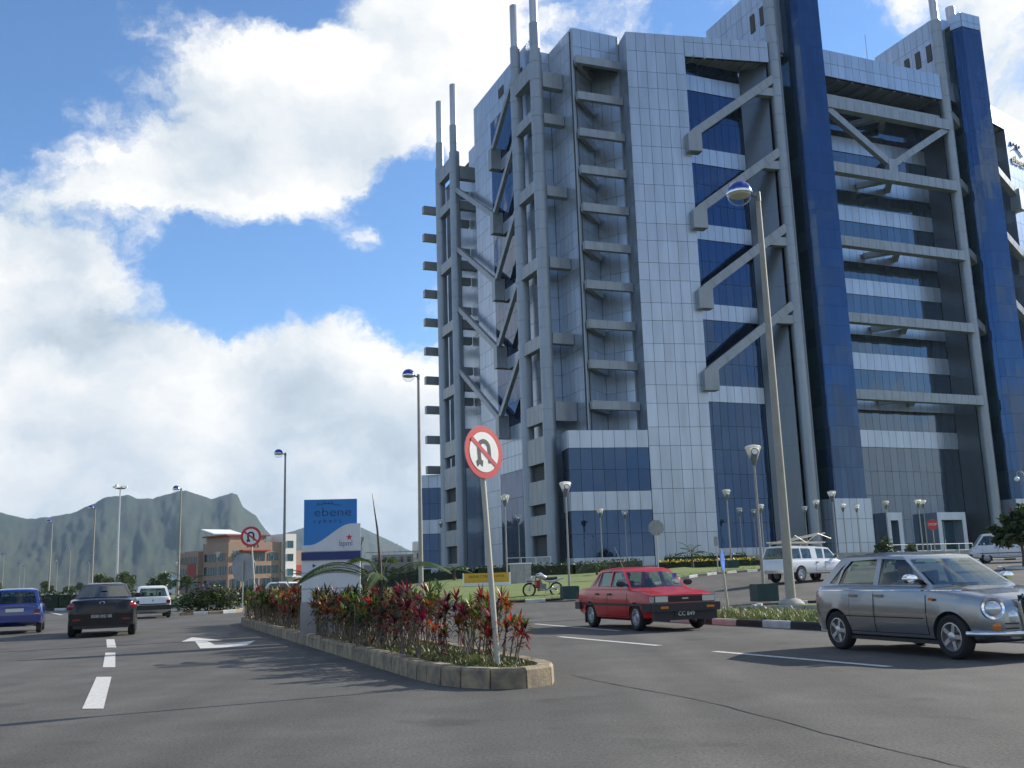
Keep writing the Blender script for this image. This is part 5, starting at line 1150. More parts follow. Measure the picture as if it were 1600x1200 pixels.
# ================================================================ planting
leafmat('cord_maroon', (.075, .008, .016), (.19, .018, .03), tr=.5); leafmat('cord_red', (.38, .018, .014), (.55, .07, .018), tr=.5); leafmat('cord_orange', (.34, .07, .012), (.30, .13, .02))
leafmat('cord_green', (.030, .070, .012), (.075, .13, .022), tr=.5); leafmat('cord_lime', (.12, .15, .018), (.30, .28, .04)); leafmat('cord_dark', (.012, .018, .010), (.035, .02, .014))
leafmat('leaf_mid', (.030, .060, .014), (.065, .10, .022)); leafmat('leaf_dark', (.014, .030, .010), (.030, .055, .016)); leafmat('leaf_pale', (.07, .10, .03), (.13, .15, .05))
leafmat('palm_leaf', (.035, .075, .018), (.09, .13, .03)); leafmat('flower_yellow', (.5, .36, .02), (.7, .55, .05)); leafmat('flower_purple', (.20, .10, .32), (.32, .2, .42)); leafmat('blade', (.06, .11, .022), (.15, .19, .05)); leafmat('dry_blade', (.16, .15, .05), (.22, .20, .09))
mat('cane', (.16, .13, .10), .9, var=.3, vscale=20); mat('bark', (.10, .08, .06), .95, var=.3, vscale=8, bump=.5); mat('flower_red', (.5, .02, .02), .6)
def leaf(mb, p, d, L, w, droop, n=3):
    """lance-shaped leaf from p along d"""
    d = Vector(d).normalized(); p = Vector(p); side = d.cross(Vector((0, 0, 1)))
    side = side.normalized() if side.length > .05 else Vector((1, 0, 0)); b = len(mb.v); q = p.copy(); dd = d.copy()
    prof = (.25, 1.0, .75, 0)
    for i in range(n + 1):
        ww = w * prof[min(i, 3)] / 2
        mb.v += [tuple(q - side * ww), tuple(q + side * ww)] if i < n else [tuple(q)]
        dd = (dd - Vector((0, 0, droop / n))).normalized(); q = q + dd * (L / n)
    for i in range(n - 1): mb.f.append((b + 2 * i, b + 2 * i + 1, b + 2 * i + 3, b + 2 * i + 2)); mb.m.append(mb.cm)
    mb.f.append((b + 2 * n - 2, b + 2 * n - 1, b + 2 * n)); mb.m.append(mb.cm)
def cordyline(seed, mats, hmin, hmax, nst, lowleaf, dense=26):
    rn = random.Random(seed); r = empty('cordyline'); st = MB(); lv = MB()
    for k in range(nst):
        a = rn.uniform(0, 6.28); b0 = Vector((rn.uniform(-.12, .12), rn.uniform(-.12, .12), 0)); h = rn.uniform(hmin, hmax); le = rn.uniform(.05, .26)
        t = b0 + Vector((math.cos(a) * le, math.sin(a) * le, h)); m_ = b0.lerp(t, .5) + Vector((rn.uniform(-.03, .03), rn.uniform(-.03, .03), 0))
        st.tube([tuple(b0), tuple(m_), tuple(t)], [.013, .010, .008], 5)
        for lev, nn, sc in ((0, dense, 1.0), (-.13, dense // 3, .85)) + (((-.30, dense // 4, .7),) if lowleaf and rn.random() < .6 else ()):
            lv.cm = rn.randrange(len(mats)) if lev == 0 else rn.randrange(len(mats))
            for i in range(nn):
                az = i * 2.4 + rn.uniform(-.3, .3); el = rn.uniform(.15, 1.35) if lev == 0 else rn.uniform(-.2, .7)
                if rn.random() < .2: lv.cm = rn.randrange(len(mats))
                leaf(lv, t + Vector((0, 0, lev + rn.uniform(-.05, .03))), (math.cos(az) * math.cos(el), math.sin(az) * math.cos(el), math.sin(el)), rn.uniform(.16, .29) * sc, rn.uniform(.028, .048), rn.uniform(.3, 1.1))
    st.build('canes', MT['cane'], r, 60); lv.build('leaves', [MT[q] for q in mats], r, fix=False); return r
KINDS = {
 'maroon': (('cord_maroon', 'cord_maroon', 'cord_dark'), 'dark maroon cordyline on bare canes'),
 'burgundy': (('cord_maroon', 'cord_red', 'cord_maroon', 'cord_green'), 'burgundy and red cordyline'),
 'red': (('cord_red', 'cord_orange', 'cord_maroon', 'cord_green', 'cord_dark'), 'cordyline with bright red tops'),
 'green': (('cord_green', 'cord_green', 'cord_dark', 'cord_green'), 'dark green bushy cordyline'),
 'lime': (('cord_lime', 'cord_green', 'cord_green', 'cord_maroon'), 'yellow-green variegated cordyline'),
 'mixed': (('cord_orange', 'cord_lime', 'cord_green', 'cord_maroon'), 'orange and green cordyline')}
PROT = {}
for i, (k, (m_, lb)) in enumerate(KINDS.items()):
    PROT[k] = [Series(cordyline(100 + i * 10 + j, m_, (.55 if k != 'burgundy' else .45), .98 if k != 'burgundy' else .75, 5 if k != 'burgundy' else 3, True)) for j in range(3)]
    for q in PROT[k]: tag(q.p, lb, 'cordyline', 'cordylines planted along the median')
def plant_zone(s, n):
    z = next(t for lim, t in ((1.3, ', by the leaning sign'), (3.2, ', first clump behind the leaning sign'), (5.2, ', near side of the young palm'), (7.6, ', beside the young palm'), (10.6, ', next to the pylon sign'), (14, ', just beyond the pylon sign'), (18, ', between pylon and far sign'), (99, ', by the far sign')) if s < lim)
    return z + (', arrow-side kerb' if n < -.48 else ', red-car side' if n > -.05 else ', centre row')
rn = random.Random(21); s = .15
while s < 23.6:
    for lane in (-.70, -.27, .18):
        if rn.random() < (.16 if s > 4.5 else .36 if s > 1.2 else .5): continue
        ss = s + rn.uniform(-.15, .15); n_ = lane + rn.uniform(-.14, .14)
        if ss < .9 and n_ < -.35: continue
        if 9.5 < ss < 11.0 and n_ < .32: continue
        if ss < 1.3: k = rn.choice(['burgundy', 'burgundy', 'mixed'])
        elif ss < 4.2: k = rn.choice(['maroon', 'maroon', 'lime', 'mixed', 'burgundy'])
        elif ss < 8: k = rn.choice(['green', 'green', 'lime', 'mixed', 'maroon', 'red'])
        elif ss < 12.5: k = rn.choice(['red', 'red', 'green', 'mixed'])
        elif ss < 16: k = rn.choice(['red', 'red', 'maroon', 'mixed'])
        else: k = rn.choice(['lime', 'mixed', 'green', 'red', 'lime'])
        x, y = isl(ss, n_); PROT[k][rn.randrange(3)]((x, y, .16), rn.uniform(0, 6.28), rn.uniform(.72, .98) * (.95 if ss < 1.3 else 1.0), KINDS[k][1] + plant_zone(ss, n_))
    s += .42
for k in PROT:
    for q in PROT[k]:
        if not q.used: q((*isl(14 + rn.random() * 6, .1), .11), 1.0)
def tufts(name, region, n, hmin, hmax, mats, zf, seed, label_kind='stuff'):
    rn = random.Random(seed); mb = MB()
    for _ in range(n):
        p = region(rn)
        if p is None: continue
        x, y = p; z = zf(x, y); mb.cm = rn.randrange(len(mats))
        for k in range(rn.randrange(3, 6)):
            a = rn.uniform(0, 6.28); e = rn.uniform(.7, 1.4); h = rn.uniform(hmin, hmax)
            leaf(mb, (x + rn.uniform(-.03, .03), y + rn.uniform(-.03, .03), z), (math.cos(a) * math.cos(e), math.sin(a) * math.cos(e), math.sin(e)), h, .012 + h * .05, .7, 2)
    return tag(mb.build(name, [MT[m] for m in mats], fix=False), kind='stuff')
def reg_isl(rn):
    s = rn.uniform(-.5, 23.5) if rn.random() < .4 else rn.uniform(-.45, 5); n = rn.uniform(-.8, .32)
    return isl(s, n) if not (s < .2 and abs(n + .25) > .35) else None
tufts('median_weeds', reg_isl, 2600, .03, .10, ['blade', 'leaf_mid', 'dry_blade'], lambda x, y: .165, 5)
def reg_med(rn):
    s = rn.uniform(-9, 5.6); n = rn.uniform(.25, 3.8) if rn.random() < .5 else rn.uniform(.22, 1.3); return rv(s, n)
tufts('verge_grass', reg_med, 4200, .05, .22, ['blade', 'blade', 'dry_blade', 'leaf_mid'], lambda x, y: .11, 6)
def reg_lawn(rn):
    p = LAWN_EDGE[rn.randrange(8, 34)]; return (p.x + rn.uniform(-.5, .5), p.y + .2 + rn.random() ** 2 * 12)
tufts('lawn_grass', reg_lawn, 3500, .04, .09, ['blade', 'leaf_pale'], lambda x, y: GZ(x, y) + .15, 8)
# young palm in the median
def frond(mb, st, base, az, L, rise, droop, n=26, w=.30, lw=.03):
    p = Vector(base); el = rise; P = []
    for i in range(n + 1):
        P.append(p.copy()); d = Vector((math.cos(az) * math.cos(el), math.sin(az) * math.cos(el), math.sin(el))); p = p + d * (L / n); el -= droop / n
    st.tube([tuple(q) for q in P[::3]], [.016 * (1 - .8 * i / (len(P[::3]) - 1)) for i in range(len(P[::3]))], 5)
    side = Vector((-math.sin(az), math.cos(az), 0))
    for i in range(4, n + 1):
        t = i / n; ll = w * (math.sin(math.pi * min(1, .12 + t * .86)) ** .6); d = (P[i] - P[i - 1]).normalized()
        for sg in (-1, 1):
            for k in range(2):
                q = P[i - 1].lerp(P[i], k * .5); leaf(mb, q, side * sg * .85 + d * .75 + Vector((0, 0, .28)), ll, lw, .9, 2)
pr_ = empty('young_palm', (*isl(5.9, -.25), .15), 0, 'young palm with arching fronds and one upright spear in the median', 'palm')
lv, st = MB(), MB()
for az, L, ri, dr in ((2.95, 1.75, 1.02, 2.0), (3.4, 1.5, .9, 1.7), (.2, 1.35, 1.1, 1.9), (1.5, 1.3, 1.2, 1.7), (4.6, 1.2, .9, 1.9), (2.3, 1.3, 1.25, 1.8)): frond(lv, st, (0, 0, .95), az, L * 1.08, ri, dr, lw=.03)
lv.build('fronds', MT['palm_leaf'], pr_, fix=False); st.build('frond_stalks', MT['palm_leaf'], pr_, 60)
mb = MB(); mb.lathe([(.075, 0), (.085, .35), (.06, .75), (.04, 1.02)], 10); mb.build('trunk', MT['bark'], pr_, 50)
mb = MB(); mb.tube([(0, 0, .7), (-.02, 0, 1.4), (-.07, 0, 2.0), (-.16, 0, 2.62)], [.028, .026, .018, .003], 6); mb.build('spear_leaf', MT['bark'], pr_, 60)
pr2 = empty('young_palm', (*isl(16.2, -.2), .1), 0, 'small pale palm shoot rising behind the second no-U-turn sign', 'palm'); lv, st = MB(), MB()
for az, L, ri, dr in ((2.6, 1.5, 1.35, .7), (2.9, 1.3, 1.2, .8), (.6, 1.1, 1.3, 1.0)): frond(lv, st, (0, 0, .5), az, L, ri, dr, w=.14, lw=.03)
lv.build('fronds', MT['palm_leaf'], pr2, fix=False); st.build('frond_stalks', MT['palm_leaf'], pr2, 60); mb = MB(); mb.lathe([(.05, 0), (.05, .3), (.03, .55)], 8); mb.build('trunk', MT['bark'], pr2, 50)
x, y = isl(24.0, -.5); mb = MB(); mb.tube([(0, 0, 0), (.01, 0, .35), (-.03, 0, .55)], [.02, .016, .012], 6); sp_ = empty('sapling_stump', (x, y, .1), 0, 'short bare sapling stump at the far tip of the median', 'sapling'); mb.build('trunk', MT['bark'], sp_)
mb = MB()
for i in range(10): leaf(mb, (0, 0, .35 + .02 * i), (math.cos(i * 2.4), math.sin(i * 2.4), .9), .12, .04, .5, 2)
mb.build('leaves', MT['leaf_dark'], sp_, fix=False)

def leafy(name, seed, blobs, n, size, lmats, trunk=None, flowers=None, shell=.55, elong=1.0):
    """crown of leaf-sized faces spread through ellipsoids"""
    rn = random.Random(seed); r = empty(name); mb = MB(); vol = [b[1][0] * b[1][1] * b[1][2] for b in blobs]; tot = sum(vol)
    for (c, rad), v in zip(blobs, vol):
        for _ in range(int(n * v / tot)):
            d = Vector((rn.gauss(0, 1), rn.gauss(0, 1), rn.gauss(0, 1))).normalized(); q = shell + (1 - shell) * rn.random() ** .6; q *= .82 + .3 * rn.random() if rn.random() < .25 else 1
            p = Vector(c) + Vector((d.x * rad[0], d.y * rad[1], d.z * rad[2])) * q
            if p.z < .02: continue
            mb.cm = min(len(lmats) - 1, int(rn.random() * len(lmats))); s_ = size * rn.uniform(.6, 1.3)
            a = Vector((rn.gauss(0, 1), rn.gauss(0, 1), rn.gauss(0, .6))).normalized() * s_ * elong; b = a.cross(Vector((rn.gauss(0, 1), rn.gauss(0, 1), rn.gauss(0, 1)))).normalized() * s_ * .5
            k = len(mb.v); mb.v += [tuple(p - a), tuple(p + b), tuple(p + a), tuple(p - b)]; mb.f.append((k, k + 1, k + 2, k + 3)); mb.m.append(mb.cm)
    mb.build('crown', [MT[m] for m in lmats], r, fix=False)
    if trunk:
        t = MB()
        for pts, rs in trunk: t.tube(pts, rs, 7)
        t.build('trunk', MT['bark'], r, 60)
    if flowers:
        t = MB()
        for _ in range(flowers[1]):
            c, rad = blobs[rn.randrange(len(blobs))]; d = Vector((rn.gauss(0, 1), rn.gauss(0, 1), abs(rn.gauss(0, 1)))).normalized(); p = Vector(c) + Vector((d.x * rad[0], d.y * rad[1], d.z * rad[2])) * 1.02
            for k in range(3):
                a = Vector((rn.gauss(0, 1), rn.gauss(0, 1), rn.gauss(0, 1))).normalized() * flowers[2]; b = a.cross(Vector((.3, .5, .8))).normalized() * flowers[2]; i = len(t.v); t.v += [tuple(p - a), tuple(p + b), tuple(p + a), tuple(p - b)]; t.f.append((i, i + 1, i + 2, i + 3)); t.m.append(0)
        t.build('flowers', MT[flowers[0]], r, fix=False)
    return r
# flowering tree near the van and shrubs before the entrance
T = leafy('flowering_tree', 3, [((0, 0, 1.85), (.8, .8, .6)), ((.9, .2, 1.35), (.75, .6, .5)), ((-.85, -.1, 1.45), (.65, .6, .5)), ((.2, 0, 2.75), (.5, .5, .42)), ((1.1, -.2, 2.15), (.5, .4, .35)), ((-.5, .1, 2.4), (.42, .4, .34)), ((-1.3, 0, 1.95), (.35, .3, .25)), ((.75, 0, 2.75), (.3, .3, .25))], 1500, .17, ['leaf_dark', 'leaf_mid', 'leaf_dark', 'leaf_mid', 'leaf_pale', 'leaf_pale'], [([(0, 0, 0), (.05, 0, .6), (0, 0, 1.2)], [.09, .08, .07]), ([(0, 0, 1), (.5, 0, 1.6), (.8, .1, 2.1)], [.06, .04, .02]), ([(0, 0, 1), (-.4, 0, 1.6), (-.7, -.1, 1.9)], [.06, .04, .02]), ([(0, 0, 1.2), (.1, .1, 2.6)], [.06, .02])], ('flower_red', 2, .07), shell=.12, elong=1.25)
tag(put(T, (27.6, 55.5, GZ(27.6, 55.5) + .1), 0, 1.08), 'round-crowned glossy tree on a kerbed bed in front of the white van', 'tree')
kb = tag(empty('tree_bed'), kind='structure'); ring = [(27.6 + 1.5 * math.cos(t), 55.5 + 1.0 * math.sin(t)) for t in frange(0, 2 * math.pi, 12)]
kerb_run(kb, ring, .15, .14, .8, [MT['kerb_white']], side=1); mb = MB(); mb.prism([(27.6 + 1.4 * math.cos(t), 55.5 + .9 * math.sin(t)) for t in frange(0, 2 * math.pi, 16)[:-1]], GZ(27, 55) - .3, GZ(27, 55) + .09); mb.build('planting_bed', MT['soil'], kb)
for x, y, s_, lb in ((22.6, 62.5, 1.0, 'taller leafy shrub between the pickup and the stop sign'), (25.6, 66, .75, 'lower leafy shrub right of the taller one before the entrance')):
    S = leafy('shrub', int(x * 10), [((0, 0, .9), (.7, .6, .75)), ((.15, 0, 1.5), (.4, .4, .5)), ((-.3, .1, .6), (.6, .5, .5))], 700, .13, ['leaf_mid', 'leaf_dark', 'leaf_pale'], [([(0, 0, 0), (0, 0, 1.2)], [.05, .02])], shell=.3)
    tag(put(S, (x, y, GZ(x, y)), 0, s_), lb, 'shrub')
# hedges at the foot of the tower
def hedge(pts, w, h, n, lmats, label, flowers=None, seed=1, dz=.1):
    rn = random.Random(seed); r = empty('hedge', (0, 0, 0), 0, label, 'hedge'); mb = MB(); core = MB(); P = [Vector(p) for p in pts]
    for a, b in zip(P, P[1:]):
        za, zb = GZ(a.x, a.y) + dz, GZ(b.x, b.y) + dz; d = (b - a).normalized(); nn = Vector((-d.y, d.x)) * w * .36
        core.v += [(*(a + nn), za - .3), (*(a - nn), za - .3), (*(b - nn), zb - .3), (*(b + nn), zb - .3), (*(a + nn), za + h * .8), (*(a - nn), za + h * .8), (*(b - nn), zb + h * .8), (*(b + nn), zb + h * .8)]; k = len(core.v) - 8
        core.f += [tuple(k + i for i in f) for f in ((0, 1, 5, 4), (1, 2, 6, 5), (2, 3, 7, 6), (3, 0, 4, 7), (4, 5, 6, 7))]; core.m += [0] * 5
        for _ in range(int(n * (b - a).length)):
            t = rn.random(); c = a.lerp(b, t); zz = za + (zb - za) * t; o = rn.uniform(-.55, .55) * w; q = Vector((c.x - d.y * o, c.y + d.x * o, zz + h * (.05 + .95 * rn.random() ** .6) + rn.gauss(0, .04)))
            mb.cm = len(lmats) - 1 if (flowers and q.z > zz + h * .72 and rn.random() < flowers) else rn.randrange(len(lmats) - (1 if flowers else 0)); s_ = rn.uniform(.06, .13)
            va = Vector((rn.gauss(0, 1), rn.gauss(0, 1), rn.gauss(0, 1))).normalized() * s_; vb = va.cross(Vector((rn.gauss(0, 1), rn.gauss(0, 1), rn.gauss(0, 1)))).normalized() * s_ * .6; k = len(mb.v); mb.v += [tuple(q - va), tuple(q + vb), tuple(q + va), tuple(q - vb)]; mb.f.append((k, k + 1, k + 2, k + 3)); mb.m.append(mb.cm)
    core.build('inner_growth', MT['leaf_dark'], r, fix=False); mb.build('foliage', [MT[m] for m in lmats], r, fix=False); return r
hedge([(-9.5, 76), (-3, 74.5), (4, 76), (9.5, 80)], 1.4, .85, 95, ['leaf_dark', 'leaf_mid', 'leaf_dark'], 'dark clipped hedge along the top of the lawn by the left flank', seed=2)
hedge([(10.5, 76), (16, 75), (21, 77)], 1.3, .62, 120, ['leaf_mid', 'leaf_dark', 'flower_yellow'], 'low hedge with yellow tips at the foot of the corner slab', .6, 3)
hedge([(12.0, 83), (18.5, 82)], 1.4, 1.0, 80, ['leaf_dark', 'leaf_mid'], 'dark hedge against the base of the corner slab behind the yellow one', seed=4)
hedge([(-30, 112), (-18, 106), (-9, 100)], 2.0, 1.3, 60, ['leaf_dark', 'leaf_mid'], 'long dark hedge between the tower lawn and the scaffolded building', seed=5)
hedge([(-21.8, 71.0), (-18.6, 68.8), (-14.5, 68.4)], 1.6, .95, 120, ['leaf_dark', 'leaf_dark', 'leaf_mid'], 'clipped dark hedge on the roundabout rim beyond the purple bush', seed=6, dz=.15)
hedge([(-48, 82), (-40, 76), (-33, 74), (-27, 73)], 1.8, 1.15, 90, ['leaf_dark', 'leaf_dark', 'leaf_mid'], 'dark hedge on the roundabout rim beyond the blue and black cars', seed=7, dz=.15)
# roundabout rim kerb and turf
rb = tag(empty('roundabout_island'), kind='structure'); RBP = [(-56, 86), (-48, 79.5), (-40, 73.8), (-33, 71.2), (-27, 70), (-22, 68.6), (-18.5, 66.8), (-14.5, 66.4), (-12.2, 68), (-12, 74)]
RBC = chaikin([Vector(p) for p in RBP], 1); kerb_run(rb, [tuple(p) for p in RBC], .2, .16, 1.0, [MT['kerb_white'], MT['kerb_black']], side=1)
mb = MB(); mb.prism([tuple(p + Vector((.1, .12))) for p in RBC] + [(-16, 110), (-60, 120)], -.02, .13); mb.build('turf', MT['grass'], rb)
# splitter island with the purple-flowering bush
PB = leafy('flowering_bush', 12, [((0, 0, .55), (1.25, .8, .6)), ((-.9, 0, .45), (.8, .7, .5)), ((.8, .1, .5), (.8, .7, .55)), ((.2, 0, .95), (.7, .6, .35))], 3000, .075, ['leaf_mid', 'leaf_pale', 'leaf_dark', 'leaf_mid'], [([(0, 0, 0), (0, 0, .5)], [.04, .03])], ('flower_purple', 130, .035), shell=.2)
tag(put(PB, (-15.0, 49.2, .1), 0, 1.05), 'loose bush with small purple flowers right of the white hatchback', 'bush')
sk = tag(empty('splitter_island'), kind='structure'); ring = [(-15.0 + 1.9 * math.cos(t), 48.6 + 1.6 * math.sin(t)) for t in frange(-math.pi, math.pi, 14)]
kerb_run(sk, ring, .18, .16, .7, [MT['kerb_white'], MT['kerb']], side=1); mb = MB(); mb.prism([(-15.0 + 1.75 * math.cos(t), 48.6 + 1.45 * math.sin(t)) for t in frange(0, 2 * math.pi, 18)[:-1]], -.02, .11); mb.build('planting_bed', MT['soil'], sk)
# palms, prototypes then copies
def palm(seed, h, nf, L):
    rn = random.Random(seed); r = empty('palm_tree'); lv, st = MB(), MB()
    for i in range(nf): frond(lv, st, (0, 0, h), i * 2.4 + rn.uniform(-.3, .3), L * rn.uniform(.8, 1.1), rn.uniform(.3, 1.25), rn.uniform(1.1, 1.9), 12, .34 * L / 1.5, .06)
    lv.build('fronds', MT['palm_leaf'], r, fix=False); st.build('frond_stalks', MT['palm_leaf'], r); mb = MB(); mb.lathe([(.12, 0), (.08, h * .5), (.07, h)], 8); mb.build('trunk', MT['bark'], r, 50); return r
PA, PB2 = Series(palm(1, 1.0, 9, 1.5)), Series(palm(2, .55, 8, 1.2))
for p_ in (PA, PB2): tag(p_.p, 'x', 'palm tree', 'small palms')
for S_, x, y, s_, lb in ((PB2, -4.5, 72, 1.15, 'stubby palm left of the yellow notice board'), (PA, 12.3, 71.5, 1.0, 'small palm in front of the corner slab by the yellow hedge'), (PB2, 5.6, 72, .95, 'thin pale palm before the podium glass'), (PB2, 17.2, 72, .8, 'small palm right of the blue sign at the hedge'), (PA, -8.4, 82, .8, 'small palm by the low blue wing'),
                         (PA, -30, 92, 1.4, 'palm on the roundabout in front of the brown block'), (PB2, -27, 88, 1.6, 'low palm on the roundabout before the brown block'), (PA, -20, 96, 1.5, 'palm behind the pale parked car'), (PA, -54, 100, 1.5, 'palm on the roundabout beside the floodlight mast'), (PB2, -60, 112, 1.8, 'low palm on the roundabout above the blue car'), (PA, -38, 96, 1.2, 'palm above the white hatchback roof'), (PA, -12.5, 96, 1.5, 'palm at the end of the long dark hedge')):
    S_((x, y, GZ(x, y) + .1), random.uniform(0, 6), s_, lb)
# broad trees far left
def far_tree(seed, hgt, wid, lm):
    rn = random.Random(seed); bl = [((rn.uniform(-.5, .5) * wid, rn.uniform(-.4, .4) * wid, hgt * rn.uniform(.5, .8)), (wid * rn.uniform(.35, .55), wid * rn.uniform(.35, .5), hgt * rn.uniform(.18, .28))) for _ in range(7)]
    return leafy('broad_tree', seed, bl, 900, .32, lm, [([(0, 0, 0), (.1, 0, hgt * .6)], [.2, .1])] + [([(0, 0, hgt * .35), (b[0][0], b[0][1], b[0][2])], [.1, .03]) for b in bl[:4]], shell=.4)
FT = [Series(far_tree(31, 6.5, 3.4, ['leaf_dark', 'leaf_mid'])), Series(far_tree(32, 5.2, 4.2, ['leaf_mid', 'leaf_dark', 'leaf_pale'])), Series(far_tree(33, 7.5, 3.0, ['leaf_pale', 'leaf_mid']))]
for q in FT: tag(q.p, 'x', 'tree', 'trees below the mountain')
rn = random.Random(77)
for i in range(64):
    y = rn.uniform(150, 420); az = rn.uniform(-31, -7.5); x = y * math.tan(R(az))
    if -16.8 < az < -10.5 and y > 205: continue
    if y < 200 and -16.8 < az < -9: continue
    k = rn.choice([0, 0, 1, 2]); FT[k]((x, y, 0), rn.uniform(0, 6), rn.uniform(.45, .8), ('dark bushy tree', 'wide mid-green tree', 'pale loose tree')[k] + (' in the near row ' if y < 220 else ' in the middle row ' if y < 310 else ' in the far row ') + zone(x, y))
# ================================================================ other buildings
mat('render_orange', (.34, .235, .175), .9, var=.06, vscale=.3); mat('render_red', (.33, .07, .06), .9, var=.08); mat('render_white', (.72, .70, .64), .85, var=.04); mat('tin_white', (.75, .76, .76), .4)
mat('win_teal', (.03, .08, .10), .08, metal=.4, rnd=.3); mat('scaffold', (.30, .29, .28), .6, metal=.4); mat('block_grey', (.32, .31, .30), .9, var=.15); mat('roof_blue', (.12, .22, .33), .5)
OB = empty('office_block', (-68.0, 238, 0), R(46), 'low brown and orange office block with white stair tower and tilted roof', 'office building')
# local x runs along the sunlit front (right), local y along the shaded left side (back)
def obx(name, x0, x1, y0, y1, z0, z1, m): mb = MB(); mb.box(((x0 + x1) / 2, (y0 + y1) / 2, (z0 + z1) / 2), (x1 - x0, y1 - y0, z1 - z0)); return mb.build(name, MT[m], OB)
obx('wall', 0, 14.5, 0, 12, 0, 11.8, 'render_orange'); obx('wall', 1.5, 15, 4, 24, 0, 10.4, 'render_orange'); obx('wall', 2, 12, 3, 14, 11.8, 13.4, 'render_orange'); obx('wall', -1.2, 8, 12, 21, 0, 9.9, 'render_orange')
obx('roof_canopy', 3, 10.5, -1.4, 1.5, 9.6, 9.9, 'render_red'); obx('roof_canopy', 1.0, 13, 2.5, 14.5, 13.4, 13.7, 'render_red'); obx('red_panel', -1.3, -.9, 13, 17, 3.4, 7.2, 'render_red')
mb = MB(); mb.add([(1, 9, 14.1), (1, 15, 15.4), (9, 15, 15.4), (9, 9, 14.1), (1, 9, 14.3), (1, 15, 15.6), (9, 15, 15.6), (9, 9, 14.3)], [(0, 1, 2, 3), (4, 7, 6, 5), (0, 3, 7, 4), (1, 5, 6, 2), (0, 4, 5, 1), (3, 2, 6, 7)]); mb.build('tilted_roof', MT['tin_white'], OB)
obx('stair_tower', 14.5, 18.2, -.8, 5, 0, 13.8, 'render_white'); obx('wall', 18.2, 22, 1, 8, 0, 9.8, 'render_orange'); obx('red_panel', 19, 22.1, .85, 1.0, 4.2, 6.2, 'render_red'); obx('entrance_canopy', 15, 21, -4, -.8, 3.2, 3.5, 'tin_white')
def owin(x0, x1, z0, z1, front=True, off=0.0):
    if front: w = obx('window', x0, x1, -.08 + off, .05 + off, z0, z1, 'win_teal'); n = max(1, round((x1 - x0) / 1.2))
    else: w = obx('window', -.08 + off, .05 + off, x0, x1, z0, z1, 'win_teal'); n = max(1, round((x1 - x0) / 1.2))
    for i in range(n + 1):
        a = x0 + (x1 - x0) * i / n
        mb = MB(); c_ = (a, -.1 + off, (z0 + z1) / 2) if front else (-.1 + off, a, (z0 + z1) / 2); mb.box(c_, (.08, .08, z1 - z0)); mb.build('mullion', MT['render_orange'], w)
for z0, z1, sp in ((1.0, 3.2, ((.8, 3.2), (4.2, 8), (9, 13.8))), (4.4, 6.2, ((.6, 6.2), (7, 13.6))), (7.4, 9.2, ((1.2, 4.4), (6, 7.6), (8.2, 9.8), (10.8, 13.6)))):
    for a, b in sp: owin(a, b, z0, z1)
for z0, z1, sp in ((1.0, 3.0, ((1, 5), (6, 11))), (4.2, 6.2, ((1, 4.5), (5.5, 11))), (7.4, 9.2, ((1.5, 4.8), (6, 11)))):
    for a, b in sp: owin(a, b, z0, z1, False)
for z0, z1, sp in ((1, 3, ((12.6, 16), (17, 20.5))), (4.2, 6.0, ((17.6, 20.5),)), (7.2, 8.8, ((12.6, 16.4), (17.4, 20.5)))):
    for a, b in sp: owin(a, b, z0, z1, False, -1.2)
for z in (3.6, 7.2, 10.4): owin(15.6, 17.3, z, z + 1.7, True, -.8)
for x in (5.0, 5.9, 6.8, 7.7): obx('vent_slot', x, x + .35, -.06, .03, 10.5, 11.2, 'win_teal')
# white building under scaffolding
WB = empty('unfinished_building', (-42.5, 296, 0), R(8), 'white unfinished building wrapped in scaffolding behind the tower lawn', 'building')
def wbx(name, x0, x1, y0, y1, z0, z1, m): mb = MB(); mb.box(((x0 + x1) / 2, (y0 + y1) / 2, (z0 + z1) / 2), (x1 - x0, y1 - y0, z1 - z0)); return mb.build(name, MT[m], WB)
wbx('wall', 0, 12, 0, 9, 0, 9.2, 'block_grey'); wbx('wall', 3, 7.5, 1, 9, 9.2, 12.4, 'render_white'); wbx('wall', 12, 17.5, -1, 9, 0, 12.8, 'render_white'); wbx('wall', -2.5, 0, 2, 8, 0, 6.4, 'block_grey')
for x in (.8, 3.2, 5.6, 8, 10.2):
    for z in (1.2, 4.2, 7.0): wbx('window_opening', x, x + 1.1, -.06, .05, z, z + 1.5, 'slab_dark')
for x in (13, 15.2):
    for z in (1.4, 4.6, 7.8): wbx('window_opening', x, x + 1.2, -1.06, -.95, z, z + 1.6, 'slab_dark')
mb = MB()
for i in range(12):
    x = -2 + i * 1.7; mb.cyl((x, -2.2, 0), (x, -2.2, 10.5 if i < 9 else 12), .06, n=5)
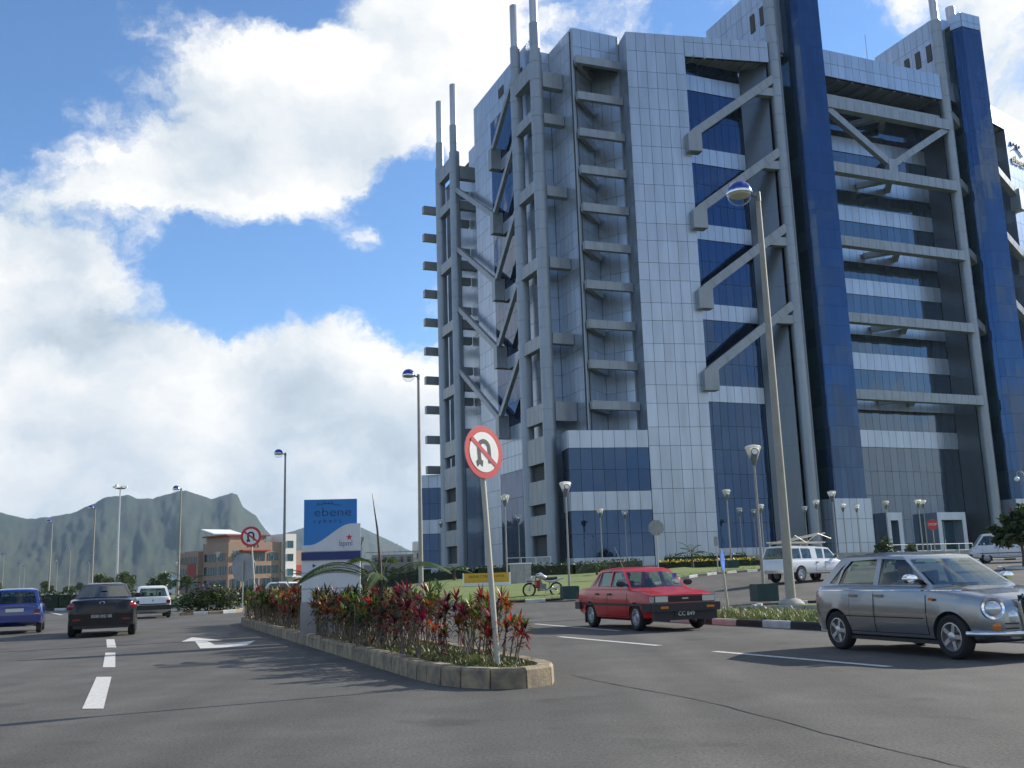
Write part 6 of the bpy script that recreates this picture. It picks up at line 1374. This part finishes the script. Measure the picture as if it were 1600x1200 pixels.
for z in (2, 4, 6, 8, 10): mb.cyl((-2, -2.2, z), (16.7, -2.2, z), .06, n=5); mb.box((7.3, -1.7, z - .1), (18, .9, .06))
mb.build('scaffolding', MT['scaffold'], WB)
LB = empty('low_shed', (-92, 330, 0), R(4), 'long low shed with pale blue roof behind the cars below the mountain', 'shed')
mb = MB(); mb.box((0, 0, 1.6), (44, 8, 3.2)); mb.build('wall', MT['render_white'], LB); mb = MB(); mb.prism([(-4.6, 3.2), (4.6, 3.2), (0, 4.8)], -22.5, 22.5, Matrix(((0, 0, 1, 0), (1, 0, 0, 0), (0, 1, 0, 0), (0, 0, 0, 1)))); mb.build('roof', MT['roof_blue'], LB)
for i in range(10): mb = MB(); mb.box((-20 + i * 4.4, -4.05, 1.8), (2, .1, 1.2)); mb.build('window', MT['win_teal'], LB)
# railing and low wall before the entrance, side door rail
for (a, b, lb) in (((32.0, 87.5), (41, 91.3), 'white tube railing in front of the right entrance portal'), ((-1.0, 92.5), (3.0, 91.5), 'short white railing by the side door of the left flank')):
    A, B = Vector(a), Vector(b); d = B - A; r = empty('railing', (a[0], a[1], 1.7), math.atan2(d.y, d.x), lb, 'railing'); n = max(2, round(d.length / 1.6))
    mb = MB(); mb.tube([(0, 0, 1.35), (d.length, 0, 1.35)], .035, 6); mb.build('top_rail', MT['lamp_white'], r)
    mb = MB(); mb.tube([(0, 0, .8), (d.length, 0, .8)], .025, 6); mb.build('mid_rail', MT['lamp_white'], r)
    for i in range(n + 1): mb = MB(); mb.cyl((d.length * i / n, 0, -.1), (d.length * i / n, 0, 1.35), .035, n=6); mb.build('post', MT['lamp_white'], r)
A, B = Vector((19.0, 86.5)), Vector((46, 95.5)); d = B - A
mb = MB(); mb.box((d.length / 2, 0, .55), (d.length, .3, 1.1)); o = mb.build('low_wall', MT['concrete']); o.location = (A.x, A.y, 1.45); o.rotation_euler.z = math.atan2(d.y, d.x); tag(o, 'low dark retaining wall along the entrance terrace behind the pickup', 'wall')
